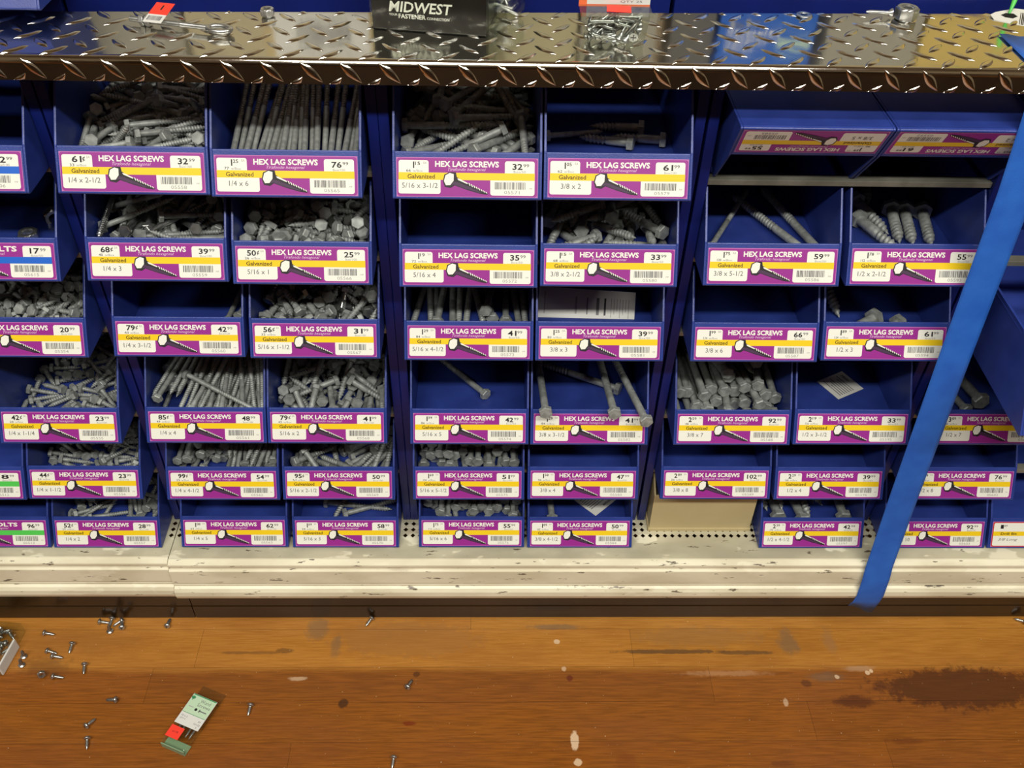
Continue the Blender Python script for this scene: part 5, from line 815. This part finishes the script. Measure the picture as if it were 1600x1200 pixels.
# white hang tag at right with green tie
Mx = Matrix.Translation((.4765, .101, TOP+.0005)) @ Matrix.Rotation(math.radians(-24), 4, 'Z') @ Matrix.Rotation(math.radians(10), 4, 'X')
r = thing('hang_tag', 'white plastic hang tag with barcode at the right end of the tread plate', 'tag', (0, 0, 0)); r.matrix_world = Mx
mb = MB()
outl = [(0, .004), (.004, -.004), (.070, -.012), (.070, .026), (.02, .022), (.004, .010)]
n = len(outl); mb.add([(x, y, 0) for x, y in outl]+[(x, y, .0006) for x, y in outl], [tuple(range(n-1, -1, -1)), tuple(range(n, 2*n))]+[(i, (i+1) % n, n+(i+1) % n, n+i) for i in range(n)], 'paper')
F = Flat(mb, lambda u, v, l: Vector((u/1000, v/1000, .0006+l*.00008)))
F.poly([(9, 6), (13, 3), (20, 3), (24, 8), (20, 12), (13, 11)][::-1], 'dark_hole', 1); F.bars(26, -6, 40, 16, 'x', 'ink_black', 1); mb.build('tag_card', r)
mb = MB(); mb.tube([(.016, .010, .001), (.017, .018, .008), (.018, .030, .016), (.021, .038, .028)], [.001, .0022, .003, .003], 'label_green', 8); mb.build('green_tie', r)
# ------------------------------------------------------------------ tubs and cartons behind on the tread plate
def tub(x0, x1, y, label, lip=.0, h=.015):
    r = thing('display_tray', label, 'tray', ((x0+x1)/2, y, TOP+.0003), group='low blue trays standing on the tread plate'); hw = (x1-x0)/2
    mb = MB(); mb.prism([(0, 0), (.18, 0), (.18, h), (.177, h), (.177, .003), (.003, .003), (.002, h), (-.002, h)], -hw, hw, 'rack_blue')
    for s in (-1, 1): a, b_ = sorted((s*hw, s*(hw-.003))); mb.prism([(.0, 0), (.18, 0), (.18, h), (-.002, h)], a, b_, 'rack_blue')
    mb.build('tray_body', r, .001); return r
for a, b_, lb in ((-.90, -.412, 'blue base of the upper rack under the jutting bin'), (-.408, .012, 'blue base of the upper rack behind the eye bolt and the black carton'), (.016, .176, 'blue base of the upper rack behind the clear hang pack'), (.180, 1.0, 'long blue base of the upper rack behind the large hex nut')):
    mb = MB(); mb.prism([(.1335, .5862), (.50, .5862), (.50, .640), (.1400, .640), (.1335, .634)], -(b_-a)/2, (b_-a)/2, 'rack_blue'); o = mb.build('upper_rack_base', None, .0012)
    me = o.data; o.location.x = (a+b_)/2; tag(o, lb, 'rack base', 'blue bases of the upper racks')
def pack(x0, x1, y, z, h, mn, label, draw=None, d=.05):
    r = thing('product_pack', label, 'pack', ((x0+x1)/2, y, z)); hw = (x1-x0)/2
    mb = MB(); mb.box((-hw, 0, 0), (hw, d, h), mn); mb.build('pack_body', r, .0008)
    if draw:
        mb = MB(); draw(Flat(mb, lambda u, v, l: Vector((u/1000-hw, -.0002-l*.00007, h-v/1000))), hw*2000, h*1000); mb.build('printed_front', r)
def d_plain(F, W_, H_): F.rect(W_*.1, H_*.2, W_*.9, H_*.45, 'ink_pale', 1); F.rect(W_*.1, H_*.55, W_*.5, H_*.6, 'ink_grey', 1)
def d_blue(F, W_, H_):
    for v, u1, hh in ((58, 38, 3.0), (64, 52, 4.0), (72, 62, 6.0)):
        u = 8
        k = 0
        while u < u1: F.rect(u, v, u+1.6+(k*7 % 3)*.7, v+hh, 'label_white', 1); u += 3.2+(k*5 % 3)*.8; k += 1
    F.rect(W_*.62, 60, W_*.97, 70, 'pale_green', 1)
    for cx, cy in ((10, 84), (26, 86)):
        F.poly([(cx, cy-3), (cx+3, cy-4), (cx+5, cy), (cx+3, cy+4), (cx, cy+3)], 'ink_pale', 1); F.rect(cx+5, cy-1.6, cx+14, cy+1.6, 'ink_grey', 1)
pack(-.78, -.45, 0.312, .6403, .16, 'pack_dark', 'dark grey pack on the blue rack base under the jutting bin', d_plain)
pack(-.400, -.305, 0.144, .6403, .17, 'pack_grey', 'grey pack on the blue rack base behind the eye bolt nut', d_plain)
pack(-.300, -.222, 0.142, .6403, .15, 'pack_tan', 'tan pack on the blue rack base behind the eye of the eye bolt', d_plain)
pack(.016, .088, 0.146, .6403, .16, 'pack_olive', 'olive tan pack on the blue rack base directly behind the hang pack', None)
pack(.092, .168, 0.146, .6403, .16, 'pack_grey', 'grey pack beside the olive one behind the hang pack', d_plain)
pack(.184, .228, 0.152, .6403, .15, 'pack_dark', 'slim dark grey pack next to the blue printed pack', None)
pack(.232, .330, 0.148, .6403, .10, 'film_blue', 'blue printed pack with white lines of text standing on the blue rack base', d_blue)
pack(.345, .440, 0.154, .6403, .16, 'pack_grey', 'grey pack on the blue rack base behind the large hex nut', d_plain)
pack(.444, .590, 0.154, .6403, .16, 'pack_yellow', 'yellow tan pack on the blue rack base behind the white hang tag', d_plain)
root = thing('parts_bin', 'blue bin jutting out over the tread plate at top left corner', 'bin', (-.4625, .066, .6745)); link('bin_body', BIN, root)
r = thing('carton', 'cardboard carton with white barcode label on the upper rack base', 'box', (-.163, .141, .6403))
mb = MB(); mb.box((-.060, 0, 0), (.052, .12, .12), 'cardboard'); mb.build('carton_body', r)
mb = MB(); F = Flat(mb, lambda u, v, l: Vector(((u-52)/1000, -.0003-l*.00008, .062-v/1000)))
F.rect(0, 0, 96, 56, 'paper', 0); F.bars(24, 22, 78, 42, 'ctn', 'ink_grey'); F.text('10 PC HVY ZN 4203', 10, 8, 90, 15, 'ink_grey', 1); F.text('4 03321 44203', 28, 44, 74, 48.5, 'ink_grey', 1); mb.build('barcode_label', r)
r = thing('screw_bag', 'crumpled clear bag of shiny screws behind the black carton', 'bag', (.013, .083, TOP))
mb = MB(); rnd = random.Random(5)
for k in range(9):
    p0 = Vector((rnd.uniform(-.012, .012), rnd.uniform(0, .02), rnd.uniform(.006, .03))); d = Vector((rnd.uniform(-1, 1), rnd.uniform(-.3, .3), rnd.uniform(-.6, .9))).normalized()*.012
    mb.tube([p0-d, p0+d*.9, p0+d], [.0016, .0016, .0006], 'zinc', 6)
mb.build('screws', r)['kind'] = 'stuff'
mb = MB(); mb.rings([[(q*math.cos(i*2*PI/14)*(1+.12*math.sin(i*3)), .008+q*.7*math.sin(i*2*PI/14)*(1+.1*math.cos(i*5)), z) for i in range(14)] for z, q in ((.0006, .012), (.006, .019), (.02, .020), (.034, .014), (.04, .004))], 'clear_plastic', True, True); mb.build('clear_bag', r)
# ------------------------------------------------------------------ loose pan head screws on the floor
def pan_mesh(L_=.0145):
    mb = MB(); n = 10; rg = []
    for z, q in ((-.0030, .0010), (-.0028, .0026), (-.0018, .0041), (-.0004, .0046), (0, .0044), (.0002, .0020), (.0020, .0019)): rg.append([(q*math.cos(i*2*PI/n), q*math.sin(i*2*PI/n), z) for i in range(n)])
    m_ = int((L_-.003)/.0006)
    for k in range(m_):
        z = .0026+k*.0006; q = (.0023 if k % 2 else .0015)*min(1, (L_-z)/.005+.12); rg.append([(q*math.cos(i*2*PI/n), q*math.sin(i*2*PI/n), z) for i in range(n)])
    mb.rings(rg, 'zinc', True, True)
    for a in (0, PI/2):
        mb.box((-.0020, -.0004, -.00312), (.0020, .0004, -.0028), 'ink_black', Matrix.Rotation(a, 4, 'Z'))
    return mb.mesh('pan_head_screw')
PAN = pan_mesh()
def pan(hx, hy, tx=None, ty=None, label='', up=False):
    o = link('pan_head_screw', PAN); o.rotation_mode = 'QUATERNION'
    if up:      # standing on its head
        o.location = (hx, hy, FLOOR+.0033); d = Vector((.10, .05, 1)).normalized()
    else:
        z0 = FLOOR+.0047; d = Vector((tx-hx, ty-hy, 0)).normalized(); d = (d+Vector((0, 0, -.20))).normalized(); o.location = (hx, hy, z0)
    o.rotation_quaternion = d.to_track_quat('Z', 'Y'); return tag(o, label, 'screw', 'loose screws on the wooden floor')
FS = [(-.6185, -.0490, -.602, -.0506, 'loose screw highest in the group right of the open screw pack'), (-.6045, -.0772, -.590, -.0805, 'left one of two touching floor screws below the highest one'),
 (-.5945, -.0852, -.578, -.0872, 'right one of two touching floor screws'), (-.5750, -.0665, -.5755, -.082, 'floor screw pointing towards the camera, right of the touching pair'),
 (-.5475, -.0985, -.5450, -.113, 'floor screw pointing towards the camera with wide head, below the left trim'), (-.5830, -.1160, -.568, -.1170, 'floor screw lying level beside the lone nut'),
 (-.6350, -.0845, None, None, 'upper of two screws standing on their heads by the open screw pack'), (-.6330, -.0975, None, None, 'lower of two screws standing on their heads by the open screw pack'),
 (-.5475, -.0310, -.532, -.0318, 'leftmost screw of the cluster near the kick plate'), (-.5325, -.0262, -.5335, -.041, 'topmost screw of the cluster near the kick plate'),
 (-.5180, -.0290, -.527, -.036, 'right upper screw of the cluster near the kick plate'), (-.5300, -.0450, None, None, 'lowest screw of the cluster near the kick plate, head up'), (-.5145, -.0400, -.5175, -.0275, 'rightmost screw of the cluster near the kick plate'),
 (-.4515, -.0375, -.4510, -.024, 'single screw right of the cluster, head towards the camera'), (-.4905, -.1500, -.506, -.1490, 'floor screw pointing left above the pair of screws'),
 (-.5165, -.1860, -.508, -.174, 'upper screw of the pair left of the wood screw pack'), (-.5100, -.2040, -.5065, -.219, 'lower screw of the pair left of the wood screw pack'),
 (-.3110, -.1590, -.3125, -.175, 'single screw right of the wood screw pack'), (-.1645, -.0265, -.1725, -.0385, 'single screw close to the kick plate in the middle'),
 (-.1055, -.1330, -.1000, -.121, 'single screw in the middle of the floor, head towards the camera'), (-.1165, -.2310, -.1180, -.247, 'screw cut by the bottom edge of the photo'), (.7840, -.0330, .775, -.028, 'screw at the right edge near the kick plate')]
for hx, hy, tx, ty, lb in FS: pan(hx, hy, tx, ty, lb, up=tx is None)
o = link('hex_nut', NUTS); o.location = (-.6005, -.1120, FLOOR+.0055); o.rotation_euler = (math.radians(70), 0, .5); o.scale = (.85, .85, .85); tag(o, 'small hex nut standing on edge on the floor', 'nut')
# wood screw blister pack on the floor
a = math.atan2(-.1375+.2195, -.364+.398)-PI/2
r = thing('wood_screw_pack', 'clear blister pack of wood screws with pale green label on the floor', 'screw pack', (-.3975, -.2195, FLOOR+.0006), (0, 0, a))
mb = MB(); mb.box((-.0175, .002, 0), (.0175, .073, .011), 'clear_plastic'); mb.build('blister', r, .0015)
mb = MB(); mb.box((-.0175, 0, 0), (.0175, .014, .0012), 'green_plastic'); mb.box((-.0175, 0, .0012), (.0175, .0015, .010), 'green_plastic'); mb.build('green_base', r, .0005)
mb = MB(); mb.box((-.0185, .072, .002), (.0185, .0895, .0026), 'clear_plastic'); mb.build('hang_tab', r)
mb = MB(); mb.box((-.0180, .030, .0112), (.0180, .073, .0115), 'paper')
F = Flat(mb, lambda u, v, l: Vector((u/1000-.018, .073-v/1000, .0115+l*.00009)))
F.rect(.5, .4, 35.5, 26.5, 'pale_green', 1, (1, 1, 2, 2)); F.rect(.5, .2, 35.5, 1.6, 'mid_green', 2); F.rect(.5, 26.3, 35.5, 26.9, 'mid_green', 2)
F.poly([(3+3*math.cos(k*PI/6), 5.2+2.2*math.sin(k*PI/6)) for k in range(12)], 'mid_green', 2); F.rect(2.4, 6, 3.6, 9, 'mid_green', 2)
F.text('Wood', 15, 4.2, 30, 8.6, 'ink_grey', 2); F.text('Screws', 14, 10, 33, 14.2, 'ink_grey', 2)
F.poly([(16+2*math.cos(k*PI/6), 19+2*math.sin(k*PI/6)) for k in range(12)], 'ink_black', 2); F.rect(21, 18.4, 32, 19.8, 'ink_grey', 2); F.rect(20.5, 17, 22, 21.2, 'ink_grey', 2)
F.rect(4, 17, 11, 18, 'ink_pale', 2); F.text('10 x 2', 3, 30, 12, 32.4, 'ink_grey', 2); F.text('QTY 4', 3, 34, 11, 36.4, 'ink_grey', 2); F.text('87', 29, 31, 33, 33, 'ink_grey', 2); F.text('16132', 25, 35, 34, 37.4, 'ink_grey', 2); F.text('3', 30, 39, 31.5, 41.2, 'ink_grey', 2)
mb.build('paper_label', r)
mb = MB(); mb.box((-.0180, .0105, .0113), (.0010, .0265, .0116), 'red_sticker'); F = Flat(mb, lambda u, v, l: Vector((u/1000-.018, .0265-v/1000, .0116+l*.00009))); F.text('6/1.99', 6, 6.5, 14, 8.8, 'ink_black', 1); mb.build('price_sticker', r)
Mr = Matrix.Translation((-.3975, -.2195, FLOOR+.0006)) @ Matrix.Rotation(a, 4, 'Z')
for k, x in enumerate((-.0115, -.004, .004, .0115)):
    p = Mr @ Vector((x, .070, .0052)); o = link('wood_screw', WS); o.scale = (.95, .95, 2.1); o.rotation_mode = 'QUATERNION'; o.location = p
    d = (Mr.to_3x3() @ Vector((.02*(-1)**k, -1, 0))).normalized(); o.rotation_quaternion = d.to_track_quat('Z', 'Y')
    tag(o, ('leftmost', 'second', 'third', 'rightmost')[k]+' long screw inside the wood screw blister pack', 'screw', 'screws in the wood screw blister pack')
# open clear pack of screws at the left edge
r = thing('open_screw_pack', 'clear plastic pack spilling screws at the left edge of the floor', 'screw pack', (-.7025, -.072, FLOOR+.0006), (0, 0, -.12))
mb = MB(); mb.box((-.052, -.036, 0), (.052, .034, .022), 'clear_plastic'); mb.build('clear_tray', r, .002)
mb = MB(); mb.box((.0522, -.034, 0), (.0550, .010, .0205), 'paper'); mb.build('end_label', r, .0015)
Mr = Matrix.Translation((-.7025, -.072, FLOOR+.0006)) @ Matrix.Rotation(-.12, 4, 'Z'); rnd = random.Random(3)
for k in range(22):
    an = rnd.uniform(0, 2*PI); d = Vector((math.cos(an), math.sin(an)*.8, rnd.uniform(-.3, .3))).normalized()
    p = Vector((.045-.036*rnd.random(), .028-.034*rnd.random(), .005+.0042*(k//6)))-d*.006
    p.x = min(max(p.x, -.045), .0465); p.y = min(max(p.y, -.03), .029); tp = p+d*.0125
    if tp.x > .048 or tp.y > .032: d = -d
    o = link('pan_head_screw', PAN); o.rotation_mode = 'QUATERNION'; o.location = Mr @ p; o.rotation_quaternion = (Mr.to_3x3() @ d).to_track_quat('Z', 'Y')
    tag(o, 'zinc pan head screw heaped inside the clear pack at the left edge', 'screw', 'screws inside the clear pack on the floor')
# nuts in the 1/2-13 bin
for p, lb, rr in (((-.486, .058, .3945), 'hex nut lying near the front right of the 1/2-13 bin', (0, 0, .3)), ((-.474, .098, .402), 'hex nut standing on edge at back right of the 1/2-13 bin', (PI/2, 0, .5))):
    o = link('hex_nut', NUT); o.location = p; o.rotation_euler = rr; tag(o, lb, 'nut', 'nuts in the 1/2-13 bin')
